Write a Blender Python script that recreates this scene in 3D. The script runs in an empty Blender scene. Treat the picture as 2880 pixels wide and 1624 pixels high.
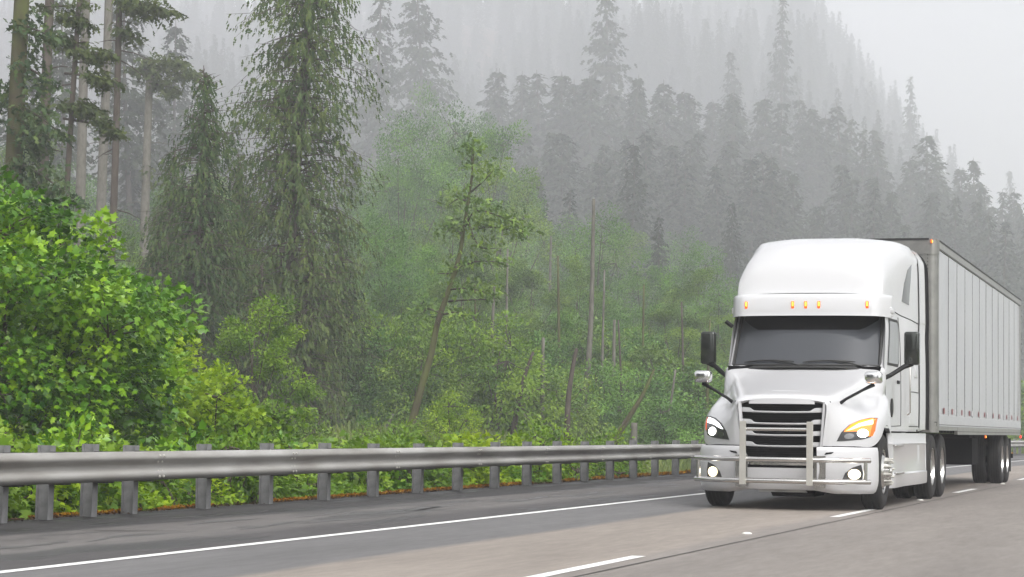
import bpy, bmesh, math, random
import numpy as np
from math import sin, cos, pi, radians, sqrt, atan2, exp
from mathutils import Vector, Matrix
from mathutils.bvhtree import BVHTree
RS = np.random.RandomState(7); random.seed(7)
sc = bpy.context.scene
COL = sc.collection
# ------------------------------------------------------------------ camera (X across the road, Y along it)
FPX, CAMH, PITCH, ROLL, YAW = 6167.43, 1.0397, .0632, .0140, .3078
def _basis():
    cp, sp, cr, sr = cos(PITCH), sin(PITCH), cos(ROLL), sin(ROLL)
    F = np.array([0, cp, sp]); U = np.array([0, -sp, cp]); R0 = np.array([1., 0, 0])
    r = R0*cr+U*sr; u = -R0*sr+U*cr
    T = lambda d: np.array([d[0]*cos(YAW)-d[1]*sin(YAW), d[0]*sin(YAW)+d[1]*cos(YAW), d[2]])
    return T(r), T(u), T(F)
CR_, CU_, CF_ = _basis(); CC = np.array([0, 0, CAMH])
cam = bpy.data.cameras.new('camera'); camo = bpy.data.objects.new('camera', cam); COL.objects.link(camo)
cam.lens = FPX/2880*36; cam.sensor_width = 36; cam.clip_end = 6000; cam.clip_start = .1
camo.matrix_world = Matrix(((CR_[0], CU_[0], -CF_[0], 0), (CR_[1], CU_[1], -CF_[1], 0), (CR_[2], CU_[2], -CF_[2], CAMH), (0, 0, 0, 1)))
sc.camera = camo
# ------------------------------------------------------------------ overcast sky and soft sun
SUN_EL, SUN_AZ = radians(50), radians(140)      # azimuth clockwise from +Y: behind the camera, a little to its left
world = bpy.data.worlds.new("World"); sc.world = world; world.use_nodes = True
nt = world.node_tree; nt.nodes.clear()
sky = nt.nodes.new('ShaderNodeTexSky'); sky.sky_type = 'NISHITA'; sky.sun_disc = False
sky.sun_elevation = SUN_EL; sky.sun_rotation = SUN_AZ; sky.dust_density = 6; sky.air_density = 1; sky.ozone_density = 1
hsv = nt.nodes.new('ShaderNodeHueSaturation'); hsv.inputs['Saturation'].default_value = .10
bgn = nt.nodes.new('ShaderNodeBackground'); bgn.inputs[1].default_value = .15
wout = nt.nodes.new('ShaderNodeOutputWorld')
nt.links.new(sky.outputs[0], hsv.inputs['Color']); nt.links.new(hsv.outputs[0], bgn.inputs[0]); nt.links.new(bgn.outputs[0], wout.inputs[0])
sl = bpy.data.lights.new('sun', 'SUN'); sl.energy = .5; sl.angle = radians(25); sl.color = (1, .97, .93)
so = bpy.data.objects.new('sun', sl); COL.objects.link(so)
sd = Vector((sin(SUN_AZ)*cos(SUN_EL), cos(SUN_AZ)*cos(SUN_EL), sin(SUN_EL)))
so.rotation_euler = (-sd).to_track_quat('-Z', 'Y').to_euler()
sc.view_settings.view_transform = 'Standard'; sc.view_settings.look = 'None'
sc.view_settings.exposure = .9; sc.view_settings.gamma = 1; sc.view_settings.use_curve_mapping = False
sc.render.engine = 'CYCLES'
cy = sc.cycles; cy.volume_bounces = 7; cy.max_bounces = 10; cy.diffuse_bounces = 3; cy.glossy_bounces = 3
cy.transmission_bounces = 4; cy.transparent_max_bounces = 8; cy.use_denoising = True; cy.caustics_reflective = False
cy.sample_clamp_indirect = 6

# ------------------------------------------------------------------ helpers
def ray(x, y): return CF_+CR_*(x-1440)/FPX-CU_*(y-812)/FPX
def at(x, y, D): return CC+ray(x, y)*D             # the place seen at (x, y), D metres off along the view axis
def hor(x): return 1202+(x-1440)*.014              # height of the horizon in the photograph

def new_mat(name):
    m = bpy.data.materials.new(name); m.use_nodes = True
    return m, m.node_tree, m.node_tree.nodes['Principled BSDF']
def mat(name, col, rough=.5, metal=0, coat=0, spec=.5, emis=None, es=0, noise=None, ns=8, bump=0, bs=60, stretch=(1, 1, 1)):
    m, t, b = new_mat(name)
    b.inputs['Base Color'].default_value = (*col, 1); b.inputs['Roughness'].default_value = rough
    b.inputs['Metallic'].default_value = metal; b.inputs['Coat Weight'].default_value = coat
    b.inputs['Coat Roughness'].default_value = .06
    b.inputs['Specular IOR Level'].default_value = spec
    if emis: b.inputs['Emission Color'].default_value = (*emis, 1); b.inputs['Emission Strength'].default_value = es
    if noise or bump:
        tc = t.nodes.new('ShaderNodeTexCoord'); mp = t.nodes.new('ShaderNodeMapping'); mp.inputs['Scale'].default_value = stretch
        t.links.new(tc.outputs['Object'], mp.inputs[0])
    if noise:
        n = t.nodes.new('ShaderNodeTexNoise'); n.inputs['Scale'].default_value = ns; n.inputs['Detail'].default_value = 6
        t.links.new(mp.outputs[0], n.inputs['Vector'])
        r = t.nodes.new('ShaderNodeValToRGB'); r.color_ramp.elements[0].position = .3; r.color_ramp.elements[1].position = .7
        r.color_ramp.elements[0].color = (*col, 1); r.color_ramp.elements[1].color = (*noise, 1)
        t.links.new(n.outputs['Fac'], r.inputs[0]); t.links.new(r.outputs[0], b.inputs['Base Color'])
    if bump:
        n2 = t.nodes.new('ShaderNodeTexNoise'); n2.inputs['Scale'].default_value = bs; n2.inputs['Detail'].default_value = 4
        t.links.new(mp.outputs[0], n2.inputs['Vector'])
        bp = t.nodes.new('ShaderNodeBump'); bp.inputs['Strength'].default_value = bump; bp.inputs['Distance'].default_value = .02
        t.links.new(n2.outputs['Fac'], bp.inputs['Height']); t.links.new(bp.outputs[0], b.inputs['Normal'])
    return m
def leaf_mat(name, a, b_, c, transl=.35, rough=.45, spec=.4):
    """foliage: three leaf colours mixed by each face's own tint and by clumps, part of the light passes through"""
    m, t, b = new_mat(name); N = t.nodes; L = t.links
    at_ = N.new('ShaderNodeAttribute'); at_.attribute_name = 'tint'
    tc = N.new('ShaderNodeTexCoord'); n = N.new('ShaderNodeTexNoise'); n.inputs['Scale'].default_value = .8; n.inputs['Detail'].default_value = 2
    L.new(tc.outputs['Object'], n.inputs['Vector'])
    oi = N.new('ShaderNodeObjectInfo')
    ad = N.new('ShaderNodeMath'); ad.operation = 'MULTIPLY_ADD'; ad.inputs[1].default_value = .9; L.new(n.outputs['Fac'], ad.inputs[0])
    m2 = N.new('ShaderNodeMath'); m2.operation = 'MULTIPLY_ADD'; m2.inputs[1].default_value = .55; m2.inputs[2].default_value = -.25; L.new(at_.outputs['Fac'], m2.inputs[0])
    L.new(m2.outputs[0], ad.inputs[2])
    m3 = N.new('ShaderNodeMath'); m3.operation = 'MULTIPLY_ADD'; m3.inputs[1].default_value = .22; L.new(oi.outputs['Random'], m3.inputs[0]); L.new(ad.outputs[0], m3.inputs[2])
    r = N.new('ShaderNodeValToRGB'); e = r.color_ramp.elements; e[0].position = .2; e[0].color = (*a, 1); e[1].position = .95; e[1].color = (*c, 1)
    k = e.new(.55); k.color = (*b_, 1); L.new(m3.outputs[0], r.inputs[0])
    L.new(r.outputs[0], b.inputs['Base Color']); b.inputs['Roughness'].default_value = rough; b.inputs['Specular IOR Level'].default_value = spec
    tr = N.new('ShaderNodeBsdfTranslucent'); L.new(r.outputs[0], tr.inputs[0])
    mx = N.new('ShaderNodeMixShader'); mx.inputs[0].default_value = transl
    L.new(b.outputs[0], mx.inputs[1]); L.new(tr.outputs[0], mx.inputs[2]); L.new(mx.outputs[0], N['Material Output'].inputs[0])
    return m

def tag(o, label=None, cat=None, group=None, kind=None):
    if label: o['label'] = label
    if cat: o['category'] = cat
    if group: o['group'] = group
    if kind: o['kind'] = kind
    return o
def empty(name, loc, rz=0):
    o = bpy.data.objects.new(name, None); o.location = loc; o.rotation_euler = (0, 0, rz); COL.objects.link(o); return o
def link(name, me, parent=None, loc=None):
    o = bpy.data.objects.new(name, me); COL.objects.link(o)
    if parent: o.parent = parent
    if loc is not None: o.location = loc
    return o
def np_mesh(name, V, F, material=None, tint=None, smooth=False):
    """mesh from a vertex array and a list of (n,k) face arrays"""
    me = bpy.data.meshes.new(name); V = np.asarray(V, np.float32)
    if isinstance(F, np.ndarray): F = [F]
    idx = np.concatenate([f.reshape(-1) for f in F]).astype(np.int32)
    sizes = np.concatenate([np.full(len(f), f.shape[1]) for f in F]).astype(np.int32)
    st = np.concatenate([[0], np.cumsum(sizes)[:-1]]).astype(np.int32)
    me.vertices.add(len(V)); me.vertices.foreach_set('co', V.reshape(-1))
    me.loops.add(len(idx)); me.loops.foreach_set('vertex_index', idx)
    me.polygons.add(len(sizes)); me.polygons.foreach_set('loop_start', st)
    if smooth: me.polygons.foreach_set('use_smooth', np.ones(len(sizes), bool))
    if tint is not None:
        a = me.attributes.new('tint', 'FLOAT', 'FACE'); a.data.foreach_set('value', np.asarray(tint, np.float32))
    me.update(calc_edges=True); me.validate()
    if material: me.materials.append(material)
    return me
class MB:
    """collects boxes, tubes, lathes and patches into one mesh"""
    def __init__(s): s.v = []; s.f = []; s.n = 0
    def add(s, V, F):
        V = [tuple(map(float, p)) for p in V]; s.v += V; s.f += [tuple(int(i)+s.n for i in f) for f in F]; s.n += len(V); return s
    def box(s, x0, x1, y0, y1, z0, z1, c=0):
        if c <= 0:
            V = [(x, y, z) for z in (z0, z1) for y in (y0, y1) for x in (x0, x1)]
            return s.add(V, [(0, 2, 3, 1), (4, 5, 7, 6), (0, 1, 5, 4), (2, 6, 7, 3), (0, 4, 6, 2), (1, 3, 7, 5)])
        bm = bmesh.new(); bmesh.ops.create_cube(bm, size=1)
        for v in bm.verts: v.co = Vector((x0+(v.co.x+.5)*(x1-x0), y0+(v.co.y+.5)*(y1-y0), z0+(v.co.z+.5)*(z1-z0)))
        bmesh.ops.bevel(bm, geom=bm.edges[:], offset=c, segments=3, profile=.5, affect='EDGES')
        bm.verts.ensure_lookup_table()
        s.add([v.co for v in bm.verts], [[v.index for v in f.verts] for f in bm.faces]); bm.free(); return s
    def tube(s, pts, r, n=8, cap=True):
        pts = [np.array(p, float) for p in pts]; r = [r]*len(pts) if np.isscalar(r) else list(r); V = []; F = []
        prev = None
        for i, p in enumerate(pts):
            d = (pts[min(i+1, len(pts)-1)]-pts[max(i-1, 0)]); d = d/(np.linalg.norm(d)+1e-9)
            a = np.cross(d, [0, 0, 1]) if prev is None else prev-d*np.dot(prev, d)
            if np.linalg.norm(a) < 1e-3: a = np.cross(d, [1, 0, 0])
            a /= np.linalg.norm(a); b = np.cross(d, a); prev = a
            for k in range(n): V.append(p+r[i]*(a*cos(2*pi*k/n)+b*sin(2*pi*k/n)))
        for i in range(len(pts)-1):
            for k in range(n): F.append((i*n+k, i*n+(k+1) % n, (i+1)*n+(k+1) % n, (i+1)*n+k))
        if cap: F.append(tuple(range(n))[::-1]); F.append(tuple(range((len(pts)-1)*n, len(pts)*n)))
        return s.add(V, F)
    def lathe(s, prof, cx, cy_, cz, n=40, sgn=1):
        """profile (x, r) turned about an axis parallel to X"""
        V = []; F = []
        for (x, r) in prof:
            for k in range(n): V.append((cx+sgn*x, cy_+r*cos(2*pi*k/n), cz+r*sin(2*pi*k/n)))
        for i in range(len(prof)-1):
            for k in range(n): F.append((i*n+k, (i+1)*n+k, (i+1)*n+(k+1) % n, i*n+(k+1) % n))
        return s.add(V, F)
    def grid(s, G, closed_u=False):
        G = np.asarray(G, float); a, b = G.shape[:2]; F = []
        for i in range(a if closed_u else a-1):
            for j in range(b-1): i2 = (i+1) % a; F.append((i*b+j, i2*b+j, i2*b+j+1, i*b+j+1))
        return s.add(G.reshape(-1, 3), F)
    def extrude(s, poly, axis, a, b_):
        """prism: a 2D polygon drawn out along an axis from a to b"""
        def P(q, t): return {'x': (t, q[0], q[1]), 'y': (q[0], t, q[1]), 'z': (q[0], q[1], t)}[axis]
        n = len(poly); V = [P(q, a) for q in poly]+[P(q, b_) for q in poly]
        F = [(i, (i+1) % n, (i+1) % n+n, i+n) for i in range(n)]+[tuple(range(n))[::-1], tuple(range(n, 2*n))]
        return s.add(V, F)
    def mesh(s, name, m, smooth=False, fix=True, ang=35):
        me = bpy.data.meshes.new(name); me.from_pydata(s.v, [], s.f)
        if fix:
            bm = bmesh.new(); bm.from_mesh(me); bmesh.ops.remove_doubles(bm, verts=bm.verts, dist=2e-4)
            bmesh.ops.recalc_face_normals(bm, faces=bm.faces); bm.to_mesh(me); bm.free()
        if smooth:
            for p in me.polygons: p.use_smooth = True
            if ang: me.set_sharp_from_angle(angle=radians(ang))
        me.materials.append(m); return me
    def build(s, name, m, parent=None, smooth=False, ang=35, loc=None, **k):
        return link(name, s.mesh(name, m, smooth, ang=ang, **k), parent, loc)
def crom(P, n):
    """Catmull-Rom through the rows of P, n steps a span"""
    P = np.asarray(P, float); m = len(P); out = []
    E = np.concatenate([[2*P[0]-P[1]], P, [2*P[-1]-P[-2]]])
    for i in range(m-1):
        p0, p1, p2, p3 = E[i:i+4]
        for k in range(n):
            t = k/n; out.append(.5*((2*p1)+(-p0+p2)*t+(2*p0-5*p1+4*p2-p3)*t*t+(-p0+3*p1-3*p2+p3)*t**3))
    out.append(P[-1]); return np.array(out)
def patch(P, nu, nv):
    G = crom(P, nu); return np.transpose(crom(np.transpose(G, (1, 0, 2)), nv), (1, 0, 2))

# ------------------------------------------------------------------ materials
M = {}
M['paint'] = mat('white_paint', (.57, .57, .582), .28, 0, .7)
M['chrome'] = mat('chrome', (.82, .82, .82), .14, 1)
M['alu'] = mat('brushed_aluminium', (.62, .61, .59), .2, 1, bump=.05, bs=40)
M['steelbar'] = mat('brushed_steel_plate', (.55, .53, .48), .42, .6, noise=(.62, .61, .57), ns=5)
M['black'] = mat('black_plastic', (.006, .006, .007), .5, spec=.25)
M['deep'] = mat('dark_underbody', (.006, .006, .007), .8, spec=.1)
M['rubber'] = mat('tyre_rubber', (.016, .016, .017), .75, spec=.3, noise=(.028, .026, .024), ns=5, bump=.3, bs=30)
M['seal'] = mat('rubber_seal', (.02, .02, .02), .6)
M['glass'] = mat('windscreen_glass', (.058, .062, .070), .12, 0, 0, .35)
M['sideglass'] = mat('side_glass', (.03, .036, .036), .05, 0, .6, .8)
M['mirror'] = mat('mirror_chrome_dark_reflection', (.06, .065, .06), .12, .75)  # chrome shell; the dark woods it mirrors are put into its base colour
M['trailer'] = mat('trailer_white_panel', (.345, .35, .37), .3, 0, .4, noise=(.40, .40, .42), ns=1.5, bump=.06, bs=3)
M['trail_alu'] = mat('trailer_aluminium', (.32, .315, .30), .34, .6, noise=(.24, .24, .23), ns=6, bump=.1, bs=25)
M['tape'] = mat('reflective_tape_red', (.22, .05, .06), .4)
M['tapew'] = mat('reflective_tape_silver', (.5, .48, .5), .4)
M['lamp_white'] = mat('lit_lamp_white', (1, 1, 1), .3, emis=(1, .97, .90), es=9)
M['lamp_warm'] = mat('lit_lamp_warm', (1, 1, 1), .3, emis=(1, .80, .45), es=1.6)
M['drl'] = mat('lit_daytime_strip', (1, 1, 1), .3, emis=(1, .99, 1), es=2.2)
M['amber'] = mat('lit_amber_lamp', (.9, .3, .03), .25, emis=(1, .17, .005), es=.9)
M['amberc'] = mat('lit_amber_core', (1, .6, .1), .25, emis=(1, .36, .03), es=1.5)
M['turn'] = mat('lit_turn_strip', (1, .8, .4), .25, emis=(1, .62, .22), es=1.9)
M['amberglow'] = mat('glowing_amber_lens', (.7, .25, .06), .2, emis=(1, .30, .06), es=.45)
M['amberdim'] = mat('amber_lamp_housing', (.65, .14, .02), .25, emis=(1, .10, .01), es=.35)
M['red'] = mat('lit_red_lamp', (.8, .02, .02), .3, emis=(1, .03, .03), es=1.5)
M['lens'] = mat('headlamp_reflector', (.35, .35, .36), .15, .9)
M['lens_dark'] = mat('headlamp_bezel', (.06, .06, .062), .25, .3, .5)
M['galv'] = mat('galvanised_rail', (.20, .185, .165), .5, .12, noise=(.43, .425, .41), ns=2.2, bump=.06, bs=20, stretch=(1, .25, 1))
M['galvpost'] = mat('galvanised_post', (.17, .17, .172), .65, .1, noise=(.27, .27, .272), ns=9, bump=.1, bs=40)
M['bark'] = mat('bark', (.060, .048, .040), .9, noise=(.12, .10, .085), ns=5, bump=.6, bs=10, stretch=(1, 1, .3), spec=.1)
M['barkpale'] = mat('pale_bark', (.11, .10, .085), .9, noise=(.19, .18, .155), ns=6, bump=.4, bs=10, stretch=(1, 1, .4), spec=.1)
M['barkmoss'] = mat('mossy_bark', (.070, .055, .040), .9, noise=(.10, .12, .03), ns=2.2, bump=.6, bs=10, stretch=(1, 1, .4), spec=.1)
M['maple'] = leaf_mat('maple_leaves', (.016, .068, .004), (.10, .25, .008), (.34, .54, .02), .25, .36, .5)
M['bright'] = leaf_mat('bright_leaves', (.10, .21, .006), (.24, .38, .008), (.42, .55, .02), .4)
M['shrub'] = leaf_mat('shrub_leaves', (.05, .12, .012), (.13, .25, .014), (.27, .41, .025), .35)
M['decid'] = leaf_mat('broadleaf_leaves', (.020, .070, .018), (.080, .19, .030), (.20, .38, .045), .22)
M['olive'] = leaf_mat('olive_leaves', (.024, .070, .013), (.10, .19, .022), (.25, .37, .040), .22)
M['cedar'] = leaf_mat('cedar_sprays', (.022, .055, .018), (.065, .112, .030), (.14, .185, .042), .2, .6, .2)
M['fir'] = leaf_mat('fir_needles', (.018, .030, .020), (.030, .046, .026), (.050, .068, .030), .15, .6, .2)
M['mossbough'] = leaf_mat('mossy_bough', (.035, .055, .020), (.065, .095, .028), (.11, .14, .035), .25, .7, .2)
M['grass'] = leaf_mat('grass_blades', (.10, .16, .035), (.17, .23, .05), (.26, .29, .09), .35)
M['moss'] = leaf_mat('orange_moss', (.13, .05, .010), (.30, .13, .012), (.42, .25, .02), .1, .9, .1)

# ------------------------------------------------------------------ the lie of the land
def bend(y):
    y = np.asarray(y, float); d = np.clip(y-40, 0, 260); return .00033*d*d+np.clip(y-300, 0, None)*.17
def wob(x, y, s, k=0):
    return (np.sin(x/s+1.3+k)*np.cos(y/(s*1.31)+.7*k)+.5*np.sin(x/(s*.47)+y/(s*.61)+k))/1.5
def land(x, y):
    x = np.asarray(x, float); y = np.asarray(y, float); u = x-bend(np.clip(y, -200, 400))
    z = np.interp(u, [-400, -34, -18, -14.0, -12.25, -11.9, 3.0, 4.5, 9, 40, 400], [-1.2+.12*20-.0, .7, -1.15, -1.15, -.12, -.06, -.06, -.35, -.8, -1, -1])
    z = np.where(u < -34, .7+.10*(-34-np.maximum(u, -90)), z)
    q = y*.968-x*.25; f = np.interp(q, [320, 450, 560, 670, 830, 1060, 1350, 1650, 1950], [0, 2, 8, 24, 58, 120, 218, 285, 320])
    d = f; f = f+np.clip((q-520)/260, 0, 1)*26*wob(x, y, 55, 5); z = z+f*np.clip((-x/np.maximum(y, 50)-.04)/.14, 0, 1)*np.clip((y-100)/150, 0, 1)
    amp = np.clip((-12.6-u)/4, 0, 1)*(u < 0)+np.clip((u-5)/6, 0, 1)*(u > 0)
    return z+amp*(.10*wob(x, y, 3.1)+np.clip(d/30, 0, 1)*2.2*wob(x, y, 19, 2))
def zland(x, y): return float(land(x, y))
xs = np.concatenate([np.arange(-1160, -120, 20.), np.arange(-120, -40, 5.), np.arange(-40, -16, 1.), np.arange(-16, -11.4, .35), np.arange(-11, 4, 2.5), np.arange(4, 20, 1.5), np.arange(20, 260, 30.)])
ys = np.concatenate([np.arange(-140, 0, 14.), np.arange(0, 130, 1.5), np.arange(130, 400, 8.), np.arange(400, 2060, 22.)])
XX, YY = np.meshgrid(xs, ys, indexing='ij'); ZZ = land(XX, YY)
nx, ny = XX.shape; I = np.arange(nx*ny).reshape(nx, ny)
Fg = np.stack([I[:-1, :-1], I[1:, :-1], I[1:, 1:], I[:-1, 1:]], -1).reshape(-1, 4)
gm, gt, gb = new_mat('meadow_and_forest_soil')
N = gt.nodes; L = gt.links
tc = N.new('ShaderNodeTexCoord'); n1 = N.new('ShaderNodeTexNoise'); n1.inputs['Scale'].default_value = .16; n1.inputs['Detail'].default_value = 8
L.new(tc.outputs['Object'], n1.inputs['Vector'])
r1 = N.new('ShaderNodeValToRGB'); e = r1.color_ramp.elements; e[0].position = .36; e[0].color = (.055, .085, .022, 1); e[1].position = .62; e[1].color = (.13, .17, .045, 1)
k = e.new(.70); k.color = (.115, .085, .05, 1); L.new(n1.outputs['Fac'], r1.inputs[0])
sx = N.new('ShaderNodeSeparateXYZ'); L.new(tc.outputs['Object'], sx.inputs[0])
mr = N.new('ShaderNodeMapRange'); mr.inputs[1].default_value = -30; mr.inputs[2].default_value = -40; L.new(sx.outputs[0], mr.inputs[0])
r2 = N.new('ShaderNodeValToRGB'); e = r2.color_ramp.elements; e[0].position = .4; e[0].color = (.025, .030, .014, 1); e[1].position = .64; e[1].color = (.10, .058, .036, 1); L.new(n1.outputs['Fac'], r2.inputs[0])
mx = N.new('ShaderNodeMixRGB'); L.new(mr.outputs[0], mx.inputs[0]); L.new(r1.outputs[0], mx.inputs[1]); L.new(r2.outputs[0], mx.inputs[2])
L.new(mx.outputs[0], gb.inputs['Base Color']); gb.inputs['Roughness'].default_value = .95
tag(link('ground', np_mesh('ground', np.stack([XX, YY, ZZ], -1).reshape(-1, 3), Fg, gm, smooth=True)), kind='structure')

# pavement: bands of old and new surfacing, each with its own colour
pm, pt_, pb = new_mat('weathered_pavement'); N = pt_.nodes; L = pt_.links
aa = N.new('ShaderNodeAttribute'); aa.attribute_name = 'across'; tc = N.new('ShaderNodeTexCoord')
def noise(scale, stretch, det=5, rough=.55):
    mp = N.new('ShaderNodeMapping'); mp.inputs['Scale'].default_value = stretch; L.new(tc.outputs['Object'], mp.inputs[0])
    n = N.new('ShaderNodeTexNoise'); n.inputs['Scale'].default_value = scale; n.inputs['Detail'].default_value = det; n.inputs['Roughness'].default_value = rough
    L.new(mp.outputs[0], n.inputs['Vector']); return n
def mth(op, a, b=None, c=None):
    m = N.new('ShaderNodeMath'); m.operation = op
    for i, q in enumerate((a, b, c)):
        if q is None: continue
        if isinstance(q, (int, float)): m.inputs[i].default_value = q
        else: L.new(q, m.inputs[i])
    return m.outputs[0]
nw = noise(.9, (1, .16, 1), 4)
acr = mth('ADD', aa.outputs['Fac'], mth('MULTIPLY', mth('SUBTRACT', nw.outputs['Fac'], .5), .55))
fac = mth('DIVIDE', mth('ADD', acr, 12.4), 12.)
rp = N.new('ShaderNodeValToRGB'); e = rp.color_ramp.elements
stops = [(.0, (.036, .034, .034)), (.165, (.038, .036, .036)), (.180, (.115, .105, .100)), (.285, (.120, .112, .107)), (.315, (.068, .063, .063)), (.372, (.070, .066, .066)),
         (.384, (.138, .134, .134)), (.498, (.132, .128, .128)), (.512, (.250, .218, .190)), (.655, (.257, .224, .196)), (.668, (.205, .184, .168)), (.80, (.21, .188, .170)), (1., (.19, .172, .157))]
e[0].position = 0; e[0].color = (*stops[0][1], 1); e[1].position = 1; e[1].color = (*stops[-1][1], 1)
for p_, c_ in stops[1:-1]: q = e.new(p_); q.color = (*c_, 1)
L.new(fac, rp.inputs[0])
n2 = noise(.8, (1.2, .16, 1), 7, .62); n3 = noise(11, (1, .14, 1), 6, .75); n4 = noise(160, (1, 1, 1), 3, .8)
v = mth('ADD', mth('MULTIPLY', n2.outputs['Fac'], 1.0), .50); v = mth('MULTIPLY', v, mth('ADD', mth('MULTIPLY', n3.outputs['Fac'], .80), .60)); v = mth('MULTIPLY', v, mth('ADD', mth('MULTIPLY', n4.outputs['Fac'], .8), .60))
# worn polished tracks and dark damp patches on the shoulder
n5 = noise(1.1, (1.3, .24, 1), 6, .62)
dm = N.new('ShaderNodeMapRange'); dm.inputs[1].default_value = .52; dm.inputs[2].default_value = .56; L.new(n5.outputs['Fac'], dm.inputs[0])
sh = N.new('ShaderNodeMapRange'); sh.inputs[1].default_value = -7.9; sh.inputs[2].default_value = -8.2; L.new(aa.outputs['Fac'], sh.inputs[0])
damp = mth('MULTIPLY', dm.outputs[0], sh.outputs[0])
v = mth('MULTIPLY', v, mth('SUBTRACT', 1, mth('MULTIPLY', damp, .55)))
mc = N.new('ShaderNodeMixRGB'); mc.blend_type = 'MULTIPLY'; mc.inputs[0].default_value = 1; L.new(rp.outputs[0], mc.inputs[1]); L.new(v, mc.inputs[2])
L.new(mc.outputs[0], pb.inputs['Base Color']); L.new(mth('SUBTRACT', .72, mth('MULTIPLY', damp, .25)), pb.inputs['Roughness'])
pb.inputs['Specular IOR Level'].default_value = .35
bp = N.new('ShaderNodeBump'); bp.inputs['Strength'].default_value = .35; bp.inputs['Distance'].default_value = .004; L.new(n4.outputs['Fac'], bp.inputs['Height']); L.new(bp.outputs[0], pb.inputs['Normal'])
def ribbon(name, x0, x1, y0, y1, z, m, nxs=2, step=4., kind='structure', parent=None, skew=0.):
    xx = np.linspace(x0, x1, nxs); yy = np.linspace(y0, y1, max(2, int((y1-y0)/step)+1))
    A, B = np.meshgrid(xx, yy, indexing='ij'); X = A+bend(B)+skew*(B-y0)
    n_, m_ = A.shape; I = np.arange(n_*m_).reshape(n_, m_)
    Z = np.full_like(X, z)
    F = np.stack([I[:-1, :-1], I[1:, :-1], I[1:, 1:], I[:-1, 1:]], -1).reshape(-1, 4)
    me = np_mesh(name, np.stack([X, B, Z], -1).reshape(-1, 3), F, m)
    at2 = me.attributes.new('across', 'FLOAT', 'POINT'); at2.data.foreach_set('value', A.reshape(-1).astype(np.float32))
    o = link(name, me, parent)
    if kind: o['kind'] = kind
    return o
ribbon('road', -11.86, 3.2, -140, 900, 0, pm, 8)
def paint_mat(name, c):
    m, t, b = new_mat(name); N = t.nodes; L = t.links
    tc = N.new('ShaderNodeTexCoord'); n = N.new('ShaderNodeTexNoise'); n.inputs['Scale'].default_value = 22; n.inputs['Detail'].default_value = 7; n.inputs['Roughness'].default_value = .7
    L.new(tc.outputs['Object'], n.inputs[0]); r = N.new('ShaderNodeValToRGB'); e = r.color_ramp.elements
    e[0].position = .33; e[0].color = (.34, .32, .30, 1); e[1].position = .46; e[1].color = (*c, 1); L.new(n.outputs['Fac'], r.inputs[0]); L.new(r.outputs[0], b.inputs['Base Color']); b.inputs['Roughness'].default_value = .6
    return m
M['line'] = paint_mat('white_road_paint', (.80, .80, .78)); M['yline'] = paint_mat('yellow_road_paint', (.62, .42, .06))
M['joint'] = mat('joint_sealant', (.05, .045, .04), .7)
ribbon('edge_line', -7.94, -7.81, -140, 900, .004, M['line'])
ribbon('median_line', -.82, -.69, -140, 900, .004, M['yline'])
def laneX(y): return -4.46+.0095*(min(y, 45)-16)
for k in range(-3, 30):
    y0 = 14.45+12.35*k; ribbon('lane_marking', laneX(y0)-.06, laneX(y0)+.06, y0, y0+3.08, .004, M['line'], step=1, skew=.008 if y0 < 45 else 0)
ribbon('pavement_joint', -4.55, -4.525, -20, 46, .004, M['joint'], skew=.0088)
# raised markers between the dashes
M['marker'] = mat('pale_ceramic', (.72, .71, .66), .3)
for i, (x, y) in enumerate([(-4.44, 21.9), (-4.26, 34.4), (-4.10, 46.9)]):
    m = MB(); prof = [(0, .018), (.030, .016), (.048, .008), (.052, 0)]
    V = []; n = 16
    for r_, z_ in [(.0, .019)]+[(a, b) for a, b in prof[1:]]:
        for q in range(n): V.append((r_*cos(2*pi*q/n), r_*sin(2*pi*q/n)*1.0, z_))
    m.add(V, [(a*n+q, a*n+(q+1) % n, (a+1)*n+(q+1) % n, (a+1)*n+q) for a in range(3) for q in range(n)])
    o = m.build('road_marker', M['marker'], smooth=True, loc=(x, y, .001))
    tag(o, ['pale round road marker on the joint between the two nearest lane dashes', 'pale road marker on the joint beside the tractor drive wheels', 'pale road marker on the joint beside the trailer wheels'][i], 'road marker', 'raised markers along the lane joint')
# short cracks in the shoulder
for (px, py, ln) in ((368, 1494, .9), (330, 1492, .45), (405, 1493, .5), (505, 1468, .5)):
    d = ray(px, py); P = CC-d*(CAMH/d[2]); m = MB(); V = []; F = []
    for i in range(8):
        t = i/7; w = .035*sin(pi*t)+.004; o_ = .05*sin(5*t+px); V += [(P[0]+(t-.5)*ln*.9+o_-.0, P[1]+(t-.5)*ln*.5+o_, .0035), (P[0]+(t-.5)*ln*.9+o_+w*.5, P[1]+(t-.5)*ln*.5+o_-w, .0035)]
        if i: F.append((2*i-2, 2*i-1, 2*i+1, 2*i))
    m.add(V, F); tag(m.build('crack', M['joint'], fix=False), kind='structure')

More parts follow.
